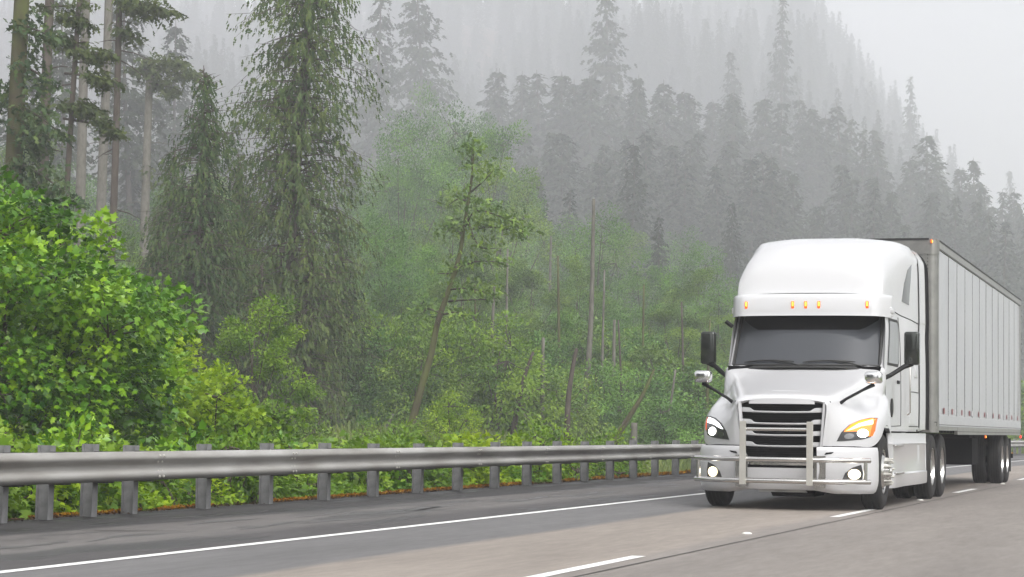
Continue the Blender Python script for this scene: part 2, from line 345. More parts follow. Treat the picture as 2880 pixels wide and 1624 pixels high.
rs = np.random.RandomState(12); M['damp'] = mat('damp_asphalt', (.050, .047, .047), .45, noise=(.075, .070, .070), ns=9)
for (px, py, ln, wd) in ((1150, 1437, 3.2, .16), (1040, 1444, 2.6, .13), (1230, 1428, 2.4, .10), (640, 1467, 2.2, .12), (900, 1447, 1.8, .09), (60, 1536, 1.8, .10), (560, 1452, 1.5, .08), (1480, 1404, 3.0, .12), (1620, 1392, 3.0, .1), (760, 1478, 2.0, .08), (330, 1512, 1.6, .07), (980, 1462, 2.6, .10), (700, 1442, 1.4, .06)):
    d = ray(px, py); P = CC-d*(CAMH/d[2]); n = 22; V = []; F = []; ph = rs.rand()*6
    for i in range(n):
        t = i/(n-1); w = wd*sin(pi*t)**.6*(.65+.35*sin(9*t+ph)+.25*sin(23*t+ph)); c = .08*sin(4*t+ph)
        V += [(P[0]+c-w-.1*(t-.5), P[1]+(t-.5)*ln, .0025), (P[0]+c+w*.8-.1*(t-.5), P[1]+(t-.5)*ln, .0025)]
        if i: F.append((2*i-2, 2*i-1, 2*i+1, 2*i))
    m = MB(); m.add(V, F); tag(m.build('damp_stain', M['damp'], fix=False), kind='structure')

# ------------------------------------------------------------------ guardrail
gr = empty('guardrail', (-11.67, 20.6, 0))
tag(gr, 'galvanised steel highway guardrail on short steel posts along the shoulder', 'guardrail')
GX = -11.67
prof = [(.002, .712), (.012, .712), (.040, .700), (.070, .672), (.082, .650), (.083, .636), (.078, .618), (.045, .594), (.012, .572), (.004, .560), (.004, .542), (.012, .526), (.045, .506), (.076, .482), (.083, .462), (.083, .444), (.076, .424), (.045, .400), (.018, .388), (.004, .388)]
def railx(y): return -11.40+float(bend(y))
ends = [20.6+.0-1.905*4+.95*0]
ysec = [9.55, 13.36, 17.17, 22.505]; y = 22.505
while y < 118: y += 3.81; ysec.append(y)
for i in range(len(ysec)-1):
    y0, y1 = ysec[i], ysec[i+1]+.16; m = MB(); n = 4
    G = np.array([[[railx(y)+px*1.0+(.003 if k == 0 else 0), y, pz] for (px, pz) in prof] for k, y in enumerate(np.linspace(y0, y1, n+1))]); m.grid(G)
    G2 = G.copy(); G2[:, :, 0] -= .004; m.grid(G2)
    o = link('rail', m.mesh('rail', M['galv'], smooth=True, ang=60, fix=True), gr); o.location = -Vector(gr.location)
def bolt(y, x, z, r=.017):
    b = MB(); b.lathe([(0, r), (.014, r*.9), (.018, 0.001)], 0, 0, 0, 8); return link('bolt', b.mesh('bolt', M['steelbar'], fix=True), gr, (x-GX, y-20.6, z))
for y in ysec[2:14]:
    for dy in (.03, .13):
        for dz, dx in ((.66, .079), (.60, .050), (.49, .050), (.43, .077)): bolt(y+dy, railx(y)+dx, dz)
# posts: rolled I section with a spacer block behind the rail
def post_mesh():
    m = MB(); z0, z1 = -.6, .785
    m.box(-.0755, -.0695, -.056, .056, z0, z1); m.box(.0695, .0755, -.056, .056, z0, z1); m.box(-.0693, .0693, -.004, .004, z0, z1)
    return m.mesh('post', M['galvpost'])
def block_mesh():
    m = MB(); m.box(.080, .262, -.075, .075, .37, .715, .006); m.box(.18, .25, -.03, .32, .690, .712)
    return m.mesh('spacer', M['seal'])
pmesh, bmesh_ = post_mesh(), block_mesh()
ypost = [20.6-.9525-1.905*k for k in range(5)]+[20.6, 21.5525]+[22.505+1.905*k for k in range(52)]
for y in sorted(ypost):
    o = link('post', pmesh, gr, (float(bend(y))+RS.normal(0, .006), y-20.6, RS.normal(0, .008))); o.rotation_euler = (RS.normal(0, .006), RS.normal(0, .008), RS.normal(0, .03))
    link('spacer', bmesh_, gr, (float(bend(y)), y-20.6, 0))

# ------------------------------------------------------------------ the tractor: x across, y back from the front axle, z up
TR = empty('semi_truck', (-5.39, 29.94, 0))
tag(TR, 'white long-nose semi truck with sleeper cab, steel grille guard and lit headlights', 'truck')
def mir(P): # half section (centre to outside) -> whole section
    P = np.asarray(P, float); Q = P[::-1].copy(); Q[:, 0] *= -1; return np.concatenate([Q[:-1], P])
def bvh(me):
    return BVHTree.FromPolygons([v.co.copy() for v in me.vertices], [tuple(p.vertices) for p in me.polygons])
# --- hood and fenders
Hs = {
 -1.13: [(0, 1.462), (.30, 1.455), (.50, 1.438), (.585, 1.405), (.600, 1.34), (.592, 1.25), (.580, 1.15), (.567, 1.05), (.555, .95), (.545, .85)],
 -1.09: [(0, 1.500), (.31, 1.492), (.52, 1.470), (.612, 1.430), (.635, 1.35), (.650, 1.25), (.655, 1.15), (.655, 1.05), (.650, .95), (.640, .85)],
 -1.00: [(0, 1.535), (.32, 1.527), (.55, 1.503), (.645, 1.450), (.685, 1.36), (.715, 1.26), (.740, 1.15), (.755, 1.05), (.760, .95), (.760, .85)],
 -.82: [(0, 1.582), (.33, 1.573), (.58, 1.545), (.680, 1.490), (.750, 1.38), (.820, 1.275), (.890, 1.16), (.930, 1.05), (.945, .95), (.950, .85)],
 -.62: [(0, 1.630), (.35, 1.620), (.61, 1.590), (.720, 1.540), (.800, 1.42), (.900, 1.32), (1.020, 1.225), (1.090, 1.11), (1.115, .98), (1.12, .85)],
 -.42: [(0, 1.678), (.37, 1.667), (.65, 1.637), (.765, 1.590), (.850, 1.465), (.960, 1.375), (1.100, 1.290), (1.175, 1.18), (1.20, 1.06), (1.205, .955)],
 -.15: [(0, 1.742), (.40, 1.730), (.70, 1.700), (.830, 1.655), (.910, 1.525), (1.000, 1.450), (1.120, 1.385), (1.200, 1.29), (1.225, 1.20), (1.23, 1.12)],
 .15: [(0, 1.822), (.43, 1.810), (.76, 1.780), (.905, 1.740), (.985, 1.610), (1.035, 1.520), (1.125, 1.460), (1.200, 1.38), (1.228, 1.26), (1.235, 1.12)],
 .42: [(0, 1.905), (.46, 1.893), (.86, 1.875), (1.045, 1.840), (1.100, 1.700), (1.110, 1.590), (1.120, 1.530), (1.190, 1.46), (1.225, 1.22), (1.235, .985)],
 .60: [(0, 1.985), (.48, 1.980), (.90, 1.960), (1.100, 1.930), (1.135, 1.790), (1.125, 1.640), (1.115, 1.570), (1.160, 1.50), (1.20, 1.30), (1.205, 1.06)],
}
P = np.array([[(a, s, b) for a, b in mir(np.array(v))] for s, v in sorted(Hs.items())])
hm_ = MB(); hm_.grid(patch(P, 5, 5)); hood = hm_.mesh('hood', M['paint'], smooth=True, ang=50)
ho_ = link('hood', hood, TR); HB = bvh(hood)
lf = MB(); Pn = P[0]; lf.grid(np.array([crom(Pn, 5), crom(Pn, 5)*[.965, 1, .985]+[0, .05, 0]])); lf.build('hood_lip', M['paint'], TR, True)
# faint raised badge plate on the nose
def conform(outline, B, axis, name, m, parent, off=.006, rings=7, sub=4, origin=2.0, order='wz', thick=.012):
    """thin shell that follows the body behind the outline. axis '-y': seen from the front (outline in w,z); '+x'/'-x': from the side (outline in s,z)"""
    o = []
    k = len(outline)
    for i in range(k):
        a = np.array(outline[i], float); b = np.array(outline[(i+1) % k], float)
        for j in range(sub): o.append(a+(b-a)*j/sub)
    o = np.array(o); c = o.mean(0); pts = [c]; pts += [c+(q-c)*r/rings for r in range(1, rings+1) for q in o]
    V = []; last = None
    for q in pts:
        if axis == 'y': hit = B.ray_cast(Vector((q[0], -3, q[1])), Vector((0, 1, 0)))
        elif axis == 'x': hit = B.ray_cast(Vector((3, q[0], q[1])), Vector((-1, 0, 0)))
        else: hit = B.ray_cast(Vector((q[0], q[1], 6)), Vector((0, 0, -1)))
        if hit[0] is None: V.append(None); continue
        V.append(np.array(hit[0]))
    good = [v for v in V if v is not None]
    for i, v in enumerate(V):
        if v is None: # fall back on the neighbour nearest in the outline's plane
            q = pts[i]; ax = {'y': (0, 2), 'x': (1, 2), 'z': (0, 1)}[axis]
            g = min(good, key=lambda p: (p[ax[0]]-q[0])**2+(p[ax[1]]-q[1])**2); g = g.copy(); g[ax[0]] = q[0]; g[ax[1]] = q[1]; V[i] = g
    V = np.array(V); d = {'y': np.array([0, -1, 0]), 'x': np.array([1, 0, 0]), 'z': np.array([0, 0, 1])}[axis]
    n = len(o); F = [(0, 1+i, 1+(i+1) % n) for i in range(n)]
    for r in range(rings-1):
        a = 1+r*n; b = a+n; F += [(a+i, b+i, b+(i+1) % n, a+(i+1) % n) for i in range(n)]
    top = V+d*off; e0 = 1+(rings-1)*n; base = V[e0:]-d*thick
    mb = MB(); mb.add(np.concatenate([top, base]), F+[(e0+i, len(top)+i, len(top)+(i+1) % n, e0+(i+1) % n) for i in range(n)])
    return mb
def both(fn):   # the same part on both sides
    return [fn(1), fn(-1)]
def flipx(mb): q = MB(); q.v = [(-x, y, z) for x, y, z in mb.v]; q.f = [tuple(f[::-1]) for f in mb.f]; q.n = mb.n; return q
def two(mb, name, m, parent, smooth=True, ang=35): return [mb.build(name, m, parent[0] if isinstance(parent, list) else parent, smooth, ang), flipx(mb).build(name, m, parent[1] if isinstance(parent, list) else parent, smooth, ang)]
conform([(-.17, -.82), (.17, -.82), (.16, -.78), (-.16, -.78)], HB, 'z', 'b', None, None, .004, 4, 3).build('badge', M['paint'], TR, True)
# headlamps
HLo = [(1.165, 1.235), (1.09, 1.235), (.98, 1.205), (.86, 1.135), (.77, 1.03), (.72, .915), (.86, .925), (1.02, .945), (1.11, .975), (1.155, 1.06)]
hls = two(conform(HLo, HB, 'y', '', None, None, .008, 7, 4), 'headlight', M['lens_dark'], TR)
hls[0]['label'] = 'headlight with its orange turn signal lit'
def inner(out, name, m, side, off):
    mb = conform(out, HB, 'y', '', None, None, off, 5, 4, thick=.004)
    if side < 0: mb = flipx(mb)
    return mb.build(name, m, hls[0] if side > 0 else hls[1], True)
def ell(cx, cz, rx, rz, n=14, rot=0): return [(cx+rx*cos(2*pi*i/n)*cos(rot)-rz*sin(2*pi*i/n)*sin(rot), cz+rx*cos(2*pi*i/n)*sin(rot)+rz*sin(2*pi*i/n)*cos(rot)) for i in range(n)]
strip = [(1.12, 1.215), (1.0, 1.185), (.90, 1.125), (.83, 1.055), (.90, 1.075), (1.0, 1.12), (1.10, 1.14), (1.135, 1.15)]
for sd_ in (1, -1):
    inner(strip, 'light_strip', M['drl'] if sd_ < 0 else M['turn'], sd_, .016)
    inner(ell(1.02, 1.025, .062, .054), 'bulb', M['lamp_white'], sd_, .018)
    inner(ell(.865, .985, .06, .038, rot=.2), 'reflector', M['lens'], sd_, .015)
inner([(1.162, 1.23), (1.135, 1.19), (1.115, 1.1), (1.10, .985), (1.13, 1.0), (1.155, 1.07)], 'turn_signal', M['amberdim'], 1, .017)
inner([(1.155, 1.225), (1.0, 1.195), (.87, 1.13), (.80, 1.04), (.95, 1.05), (1.09, .985), (1.13, .99), (1.155, 1.07)], 'turn_lens', M['amberglow'], 1, .011)
inner([(1.158, 1.22), (1.142, 1.15), (1.13, 1.05), (1.145, 1.04), (1.158, 1.10)], 'turn_signal', M['amberdim'], -1, .017)
inner([(1.13, 1.232), (1.0, 1.207), (.89, 1.148), (.81, 1.06), (.84, 1.062), (.905, 1.127), (1.0, 1.187), (1.12, 1.216)], 'turn_signal', M['amber'], 1, .018)
# --- grille
g = MB(); g.box(-.66, .66, -.93, -.90, .35, 1.46); g.box(-.64, -.60, -1.06, -.92, .35, 1.44); g.box(.60, .64, -1.06, -.92, .35, 1.44)
g.build('radiator_housing', M['deep'], TR)
gm_ = MB(); 
for i in range(34):
    zz = .40+i*.031; gm_.box(-.56, .56, -.985, -.975, zz, zz+.006)
gm_.build('grille_mesh', M['black'], TR)
def gw(z): return .548+(z-.85)*.072 if z > .85 else .548-(.85-z)*.25
# surround: bright frame inside the hood opening
for sgn in (1, -1):
    m = MB(); ring = []
    for z in np.linspace(.60, 1.43, 12):
        w = gw(z); ring.append([(sgn*(w-.045), -1.10, z), (sgn*(w-.032), -1.135, z), (sgn*(w-.006), -1.14, z), (sgn*w, -1.06, z)])
    m.grid(np.array(ring)); m.build('grille_surround', M['paint'], TR, True)
m = MB(); m.grid(np.array([[(w, -1.145+.05*(w/.6)**2, 1.475-.03*(w/.6)**2), (w, -1.15+.05*(w/.6)**2, 1.40-.0*(w/.6)**2), (w, -1.08, 1.395)] for w in np.linspace(-.44, .44, 12)])); m.build('grille_cap', M['paint'], TR, True)
for z in (1.305, 1.150, .998, .852):
    m = MB(); G = []; W = gw(z)-.03
    for t in np.linspace(-1, 1, 49):
        w = t*W; edge = 1/(1+exp(-(abs(w)-(W-.145))*90)); y = -1.155+.075*abs(t)**2.2; zc = z-.012+.012*t*t
        h = .016+.034*edge; zt = zc+.010+.040*edge
        G.append([(w, y+.03, zt), (w, y+.004, zt-.004), (w, y, zc+.002), (w, y+.006, zc-.012), (w, y+.03, zc-.016), (w, y+.03, zt)])
    m.grid(np.array(G)); m.build('grille_bar', M['paint'], TR, True, 40)
m = MB(); m.grid(np.array([[(w, -1.15+.06*(w/.5)**2, z) for z in (.625, .610, .590)] for w in np.linspace(-.47, .47, 16)])); m.build('grille_bar', M['alu'], TR, True)
# --- bumper
def bump_curve(n=40):
    P = crom([(0, -1.215), (.30, -1.21), (.52, -1.19), (.72, -1.13), (.92, -1.02), (1.08, -.88), (1.18, -.74), (1.215, -.62)], n//7+1); return P
bc = bump_curve(); 
def bumper_profile(z):   # set-back by height
    return np.interp(z, [.225, .25, .32, .42, .60, .80, .838], [.10, .055, .02, .0, .0, .012, .03])
zs = [.225, .25, .29, .34, .40, .50, .60, .70, .78, .82, .838]
m = MB(); G = []
for (w, s) in bc[bc[:, 0] > .47]:
    nrm = np.array([.35+.65*(w/1.2)**2, -1+.6*(w/1.2)**2]); nrm /= np.linalg.norm(nrm)
    G.append([(w-nrm[0]*bumper_profile(z)*.8, s-nrm[1]*bumper_profile(z), z+(.045*max(0, .75-w)/.3 if z < .33 else 0)) for z in zs])
m.grid(np.array(G)); two(m, 'bumper_end', M['paint'], TR); BB = bvh(m.mesh('tmp', M['paint'])); 
m = MB(); G = []
for w in np.linspace(-.50, .50, 16): G.append([(w, -1.205+bumper_profile(z)+.02+.03*(w/.5)**2, z) for z in (.27, .30, .34, .40, .48, .555)])
m.grid(np.array(G)); m.build('bumper_centre', M['paint'], TR, True)
two(MB().box(.44, .60, -1.19, -1.15, .30, .72), 'bumper_mount', M['alu'], TR, False)
m = MB(); m.extrude([(-.30, .235), (.34, .235), (.30, .275), (-.30, .275)], 'y', -1.12, -1.05); m.box(-.56, .56, -1.10, -1.02, .262, .285); m.build('air_dam', M['trail_alu'], TR)
# fog lamps with their sockets, tow hook slots
FO = [(.80, .405), (.84, .50), (.93, .575), (1.03, .612), (1.05, .50), (1.04, .405)]
fg = two(conform(FO, BB, 'y', '', None, None, .006, 5, 4), 'fog_light', M['lens_dark'], TR)
for sd_ in (1, -1):
    mb = conform(ell(.95, .485, .075, .068), BB, 'y', '', None, None, .018, 4, 3, thick=.01); mb = mb if sd_ > 0 else flipx(mb); f_ = fg[0 if sd_ > 0 else 1]
    mb.build('lens', M['lamp_warm'], f_, True)
    mb = conform(ell(.955, .488, .034, .034), BB, 'y', '', None, None, .024, 4, 3, thick=.01); mb = mb if sd_ > 0 else flipx(mb); mb.build('bulb', M['lamp_white'], f_, True)
    mb = conform([(.58, .735), (.67, .75), (.70, .775), (.60, .765)], BB, 'y', '', None, None, .004, 3, 3, thick=.01); mb = mb if sd_ > 0 else flipx(mb); mb.build('tow_slot', M['deep'], TR)
# --- grille guard of steel tubes
GG = empty('grille_guard', (0, 0, 0)); GG.parent = TR
def gpath(z, wmax=1.165): return [(w, -1.47+.03*(abs(w)/.5)**2 if abs(w) < .55 else -1.436+.36*((abs(w)-.55)/.62)**1.7, z) for w in np.linspace(-wmax, wmax, 41)]
for z in (.668, .388):
    MB().tube(gpath(z), .034, 14).build('cross_tube', M['alu'], GG, True, 50)
MB().tube([(w, -1.46, 1.062) for w in np.linspace(-.41, .41, 5)], .024, 12).build('cross_tube', M['alu'], GG, True, 50)
for w in (-.443, .443):
    MB().box(w-.042, w+.042, -1.512, -1.485, .335, 1.165, .004).build('upright', M['steelbar'], GG)
for w in (-1.115, 1.115):
    MB().tube([(w, -1.135, .40), (w, -1.135, .66)], .025, 12).build('end_tube', M['alu'], GG, True, 50)
for w in (-.443, .443):
    MB().box(w-.03, w+.03, -1.484, -1.16, .36, .42).box(w-.03, w+.03, -1.484, -1.16, .64, .70).build('bracket', M['steelbar'], GG)
# --- cab and sleeper shell
def Wd(s): return float(np.interp(s, [.6, 1.0, 1.6, 2.0, 2.3, 2.7, 3.55], [1.09, 1.11, 1.125, 1.14, 1.195, 1.215, 1.225]))
def Tp(s): return float(np.interp(s, [.80, .95, 1.15, 1.4, 1.7, 2.1, 2.6, 3.1, 3.55], [3.00, 3.28, 3.52, 3.69, 3.80, 3.875, 3.915, 3.925, 3.93]))
def Wt(s): return float(np.interp(s, [.80, 1.2, 1.7, 2.2, 2.7, 3.55], [1.05, 1.07, 1.095, 1.13, 1.185, 1.215]))
def section(s0, lean=1.):
    T, W, Wb = Tp(max(s0, .8)), Wt(max(s0, .8)), Wd(s0); n = 4.0 if s0 < 1.8 else min(6.5, 4+(s0-1.8)*3.2); zb = 2.80; pts = []
    for th in np.linspace(pi/2, 0, 7)[:-1]:
        w = W*abs(cos(th))**(2/n) if th < pi/2-1e-6 else 0; z = zb+(T-zb)*abs(sin(th))**(2/n); pts.append((w, s0, z))
    pts[1] = (W*.42, s0, T-.004)
    pts += [(W+.004, s0, zb), (Wb*.3+W*.7, s0, 2.68), (Wb-.012, s0, 2.45), (Wb-.003, s0, 2.1), (Wb, s0, 1.75), (Wb, s0, 1.4), (Wb-.004, s0, 1.09)]
    return np.array(pts)
secs = []
S0 = section(.80); 
for i, p in enumerate(S0):
    z = p[2]; S0[i, 1] = float(np.interp(z, [1.05, 1.6, 1.95, 2.3, 2.7, 2.82, 3.2], [.60, .60, .66, .80, .99, .98, .82]))
secs.append(S0)
for s in (1.05, 1.3, 1.6, 1.95, 2.2, 2.5, 2.9, 3.25, 3.53):
    Q = section(s)
    if s == 1.05: Q[6:, 1] = np.interp(Q[6:, 2], [1.05, 1.9, 2.3, 2.8], [.95, .98, 1.05, 1.16])
    secs.append(Q)
P = np.array([mir(q) for q in secs]); cb = MB(); cb.grid(patch(P, 5, 4)); cab = cb.mesh('cab', M['paint'], smooth=True, ang=60); link('cab', cab, TR); CB = bvh(cab)
# rear wall of the sleeper and the floor under it
m = MB(); rear = crom(P[-1], 4); m.add(rear, [tuple(range(len(rear)))]); m.box(-1.19, 1.19, .62, 3.50, 1.06, 1.10); m.build('sleeper_wall', M['paint'], TR)
# fairings that close the gap to the trailer
R0 = section(3.58); R0 = R0[3:]; R1 = R0.copy(); R0[:, 0] += .006; R1[:, 1] = 4.10; R1[:, 0] += .030; R1[:4, 2] -= .015; Rm = (R0+R1)/2; Rm[:, 0] += .006
R2 = R1.copy(); R2[:, 0] -= .03; R2[:, 1] = 4.095; R2[0:5, 2] -= .03
m = MB(); m.grid(patch(np.array([R0, Rm, R1, R2, R0-[.03, 0, .03]]), 3, 4)); two(m, 'side_fairing', M['paint'], TR, True, 50)
R3 = R1.copy(); R3[:, 0] -= .012; R4 = R3.copy(); R4[:, 1] = 4.62; R4[:, 0] += .004
m = MB(); m.grid(patch(np.array([R3, (R3+R4)/2, R4]), 2, 4)); two(m, 'gap_sheet', M['deep'], TR, True, 50)  # dark sheet running back from the fairing edge into the gap
m = MB(); zz = mir(section(3.58)[:4]); m.grid(crom(np.array([zz, zz+[0, .25, -.002], zz+[0, .42, -.03]]), 3)); m.build('roof_fairing', M['paint'], TR, True)
def sline(pts, B=CB, r=.005, name='seam', m_='seal', smooth=6):
    pts = crom(np.array(pts, float), smooth); out = []
    for (s, z) in pts:
        h = B.ray_cast(Vector((3, s, z)), Vector((-1, 0, 0)))
        if h[0] is not None: out.append((h[0][0]+.001, s, z))
    if len(out) > 1: two(MB().tube(out, r, 5), name, M[m_], TR)
sline([(1.00, 2.76), (1.25, 2.80), (1.6, 2.775), (2.2, 2.735), (3.0, 2.70), (3.50, 2.68)], r=.008)
sline([(3.50, 1.12), (3.50, 1.8), (3.50, 2.6), (3.50, 3.3), (3.50, 3.60)], r=.010)
sline([(2.04, 1.14), (2.03, 1.8), (2.0, 2.4), (1.92, 2.70)], r=.006)
sline([(.70, 1.14), (.72, 1.5), (.78, 1.86)], r=.006); sline([(.72, 1.14), (1.4, 1.13), (2.04, 1.14)], r=.006)
# door window, its frame; upper sleeper window; luggage door; door handle
two(conform([(.93, 1.985), (1.10, 2.40), (1.20, 2.66), (1.86, 2.66), (1.93, 2.60), (1.93, 2.06), (1.86, 1.98)], CB, 'x', '', None, None, .004, 6, 5), 'window_frame', M['seal'], TR)
two(conform([(.99, 2.02), (1.14, 2.40), (1.23, 2.62), (1.83, 2.62), (1.885, 2.57), (1.885, 2.09), (1.83, 2.02)], CB, 'x', '', None, None, .009, 6, 5), 'side_window', M['sideglass'], TR)
two(conform([(2.22, 2.95), (2.38, 3.22), (2.62, 3.44), (2.92, 3.54), (2.82, 3.30), (2.72, 3.10), (2.66, 2.92)], CB, 'x', '', None, None, .006, 6, 5), 'sleeper_window', M['sideglass'], TR)
two(conform([(2.55, 1.16), (3.38, 1.16), (3.38, 1.62), (2.55, 1.62)], CB, 'x', '', None, None, .010, 5, 5), 'luggage_door', M['paint'], TR)
sline([(2.53, 1.64), (3.0, 1.645), (3.40, 1.64)], r=.007); sline([(2.53, 1.135), (3.0, 1.135), (3.40, 1.135)], r=.007)
m = MB(); m.box(1.215, 1.235, 3.0, 3.28, 1.86, 2.02, .006); two(m, 'air_scoop', M['paint'], TR)
m = MB(); m.tube([(1.215, 2.2, 1.30), (1.26, 2.2, 1.33), (1.26, 2.2, 2.0), (1.215, 2.2, 2.03)], .014, 8); two(m, 'grab_handle', M['alu'], TR)
m = MB(); m.box(1.125, 1.150, 1.78, 1.96, 1.74, 1.79, .006); two(m, 'door_handle', M['black'], TR)
two(conform(ell(1.30, 1.39, .11, .135), CB, 'x', '', None, None, .012, 3, 3), 'side_vent', M['black'], TR)
# --- windscreen, pillars, tinted band, cowl, wipers
def wsp(w, t): # t 0..1 up the glass
    return (w, .445+.52*t+.26*(abs(w)/1.03)**2.6, 1.965+.745*t)
m = MB(); m.grid(np.array([[wsp(w*(1.03-.02*t), t) for t in np.linspace(0, 1, 7)] for w in np.linspace(-1, 1, 25)])); m.build('windscreen', M['glass'], TR, True)
m = MB(); G = []
for w in np.linspace(-.96, .96, 25):
    lo = .685+.20*max(0, (abs(w)-.72)/.24)**1.3
    G.append([(x, y-.008, z) for x, y, z in (wsp(w, lo), wsp(w, (lo+1)/2), wsp(w, 1.))])
m.grid(np.array(G)); m.build('tinted_band', M['deep'], TR, True)
def frame_bar(t0, t1, w0, w1): return None
m = MB(); ring = [wsp(w*1.03, 0.0) for w in np.linspace(-1, 1, 25)]; ring += [wsp(1.035-.02*t, t) for t in np.linspace(.05, 1, 8)]; 
m.tube([(x, y-.006, z) for x, y, z in ring], [.016]*25+[.030]*8, 6); m.tube([(x, y-.006, z) for x, y, z in [wsp(-1.035+.02*t, t) for t in np.linspace(0, 1, 8)]], .030, 6); m.build('windscreen_seal', M['seal'], TR, True)
m = MB(); G = []
for t in np.linspace(-.12, 1.04, 9):
    a = wsp(1.03-.02*t, t); G.append([(a[0]-.004, a[1]-.004, a[2]), (a[0]+.03, a[1]-.018, a[2]), (a[0]+.062, a[1]+.02, a[2]), (a[0]+.082, a[1]+.12, a[2]), (a[0]+.07, a[1]+.30, a[2])])
m.grid(np.array(G)); two(m, 'pillar', M['paint'], TR)
m = MB(); m.box(-1.07, 1.07, .50, 1.2, 1.10, 1.95); m.build('dashboard', M['deep'], TR)
m = MB(); m.grid(np.array([[(w, .36+.26*(abs(w)/1.03)**2.6, 1.925-.055*(abs(w)/1.03)**4), (w, .40+.26*(abs(w)/1.03)**2.6, 1.955-.02*(abs(w)/1.03)**4), (w, .52+.26*(abs(w)/1.03)**2.6, 1.958)] for w in np.linspace(-1.0, 1.0, 25)])); m.build('cowl', M['seal'], TR, True)
for (w0, w1) in ((-.86, -.12), (.0, .72)):
    m = MB(); pts = [np.array(wsp(w0+(w1-w0)*t, .055+.035*sin(pi*t*.9)))-[0, .03, 0] for t in np.linspace(0, 1, 9)]
    m.tube(pts, [.006]+[.011]*7+[.006], 6); a = np.array(wsp(w1+.10, -.02))-[0, .03, 0]; m.tube([a, (a+pts[5])/2+[0, -.01, .014], pts[5]], .010, 6); m.tube([a+[-.02, 0, -.015], (a+pts[4])/2+[0, -.01, -.005], pts[4]], .006, 6)
    m.build('wiper', M['seal'], TR, True)
# --- roof visor with its five marker lamps
m = MB(); G = []
for w in np.linspace(-1.135, 1.135, 41):
    q = abs(w)/1.135; y = .70+.05*q**2+.36*max(0, (q-.80)/.20)**2.2; dz = -.01*q**3
    G.append([(w, y+.20, 2.685), (w, y+.012, 2.668+dz), (w, y, 2.69+dz), (w, y+.012, 2.80+dz), (w, y+.04, 2.925+dz), (w, y+.075, 2.962+dz), (w, y+.14, 2.985+dz), (w, y+.30, 2.99+dz)])
m.grid(crom(np.transpose(np.array(G), (1, 0, 2)), 3)); vis = m.build('roof_visor', M['paint'], TR, True, 60); VB = bvh(vis.data)
m = MB(); 
for sgn in (1, -1): m.box(min(sgn*1.10, sgn*1.145), max(sgn*1.10, sgn*1.145), 1.08, 1.42, 2.72, 2.80, .008)
m.build('roof_gutter', M['paint'], TR, True)
for w in (-.865, -.195, -.01, .175, .85):
    h = VB.ray_cast(Vector((w, -3, 2.815)), Vector((0, 1, 0)))[0]; tl = .1 if abs(w) < .5 else .3*np.sign(w)
    b = MB(); b.box(w-.022, w+.022, h[1]-.012, h[1]+.01, 2.765, 2.872, .010); b = b.build('marker_lamp', M['amberdim'], TR, True)
    c = MB(); c.box(w-.012, w+.012, h[1]-.020, h[1], 2.800, 2.862, .008); c.build('bulb', M['amberc'], b, True)
# --- mirrors
def mirror(sgn):
    q = empty('door_mirror', (0, 0, 0)); q.parent = TR
    m = MB(); m.box(sgn*1.45-.105, sgn*1.45+.105, .86, 1.02, 1.985, 2.450, .035); m.build('housing', M['mirror'], q, True, 40)
    m = MB(); m.box(sgn*1.46-.085, sgn*1.46+.085, 1.021, 1.03, 2.04, 2.44); m.build('glass', M['mirror'], q)
    m = MB(); m.tube([(sgn*1.05, .62, 1.765), (sgn*1.17, .74, 1.83), (sgn*1.34, .88, 1.955), (sgn*1.45, .94, 2.01)], [.032, .032, .034, .045], 8); m.build('arm', M['black'], q, True)
    q2 = empty('hood_mirror', (0, 0, 0)); q2.parent = TR; c = sgn*1.155
    m = MB(); m.box(c-.115, c+.115, -.80, -.62, 1.685, 1.845, .045); m.build('housing', M['chrome'], q2, True, 40)
    m = MB(); m.tube([(sgn*.66, -.78, 1.30), (sgn*.70, -.80, 1.40), (sgn*.80, -.79, 1.475), (sgn*1.02, -.74, 1.60), (sgn*1.16, -.70, 1.675)], [.030, .028, .020, .020, .030], 8); m.build('arm', M['black'], q2, True)
    m = MB(); m.tube([(sgn*.86, -.80, 1.63), (sgn*.87, -.74, 1.60)], .02, 8)
mirror(1); mirror(-1)
m = MB(); m.tube([(-1.10, .95, 2.52), (-1.20, .93, 2.60)], .03, 8); m.build('antenna_mount', M['black'], TR, True)
# --- chassis: side fairing with steps, frame, axles, engine bay
m = MB(); G = []
def cfw(z): return float(np.interp(z, [.26, .30, .45, .47, .60, .86, .885, .91, 1.03], [1.205, 1.215, 1.215, 1.195, 1.188, 1.188, 1.200, 1.19, 1.19]))
for s in np.linspace(.66, 4.66, 34):
    lo = .30-.0*s
    G.append([(cfw(z)+(.012*sin(s*2.1) if z < .85 else 0)-.05*max(0, (.9-s)/.25)**2, s, z) for z in (lo-.03, lo, .45, .47, .60, .86, .885, .91, 1.03, 1.035)])
m.grid(np.array(G)); m.add([(1.19, .66, 1.035), (.80, .66, 1.035), (.80, 4.66, 1.035), (1.19, 4.66, 1.035)], [(0, 1, 2, 3)])
m.add([(1.16, .66, .27), (.7, .66, .27), (.7, .66, 1.035), (1.16, .66, 1.035)], [(0, 1, 2, 3)]); m.add([(1.20, 4.66, .27), (.7, 4.66, .27), (.7, 4.66, 1.035), (1.19, 4.66, 1.035)], [(0, 1, 2, 3)])
two(m, 'chassis_fairing', M['paint'], TR, True, 28)
m = MB(); m.box(1.16, 1.245, .95, 1.75, .455, .485, .008); two(m, 'step', M['alu'], TR)
m = MB(); m.box(1.16, 1.235, .95, 1.75, .845, .872, .008); two(m, 'step', M['alu'], TR)
m = MB(); m.box(-.45, .45, -.92, .9, .42, 1.30); m.box(-.95, .95, .62, 4.3, .50, 1.03); m.box(-.43, .43, .5, 7.6, .75, 1.04); m.box(-.92, .92, -.88, -.62, .62, .80)
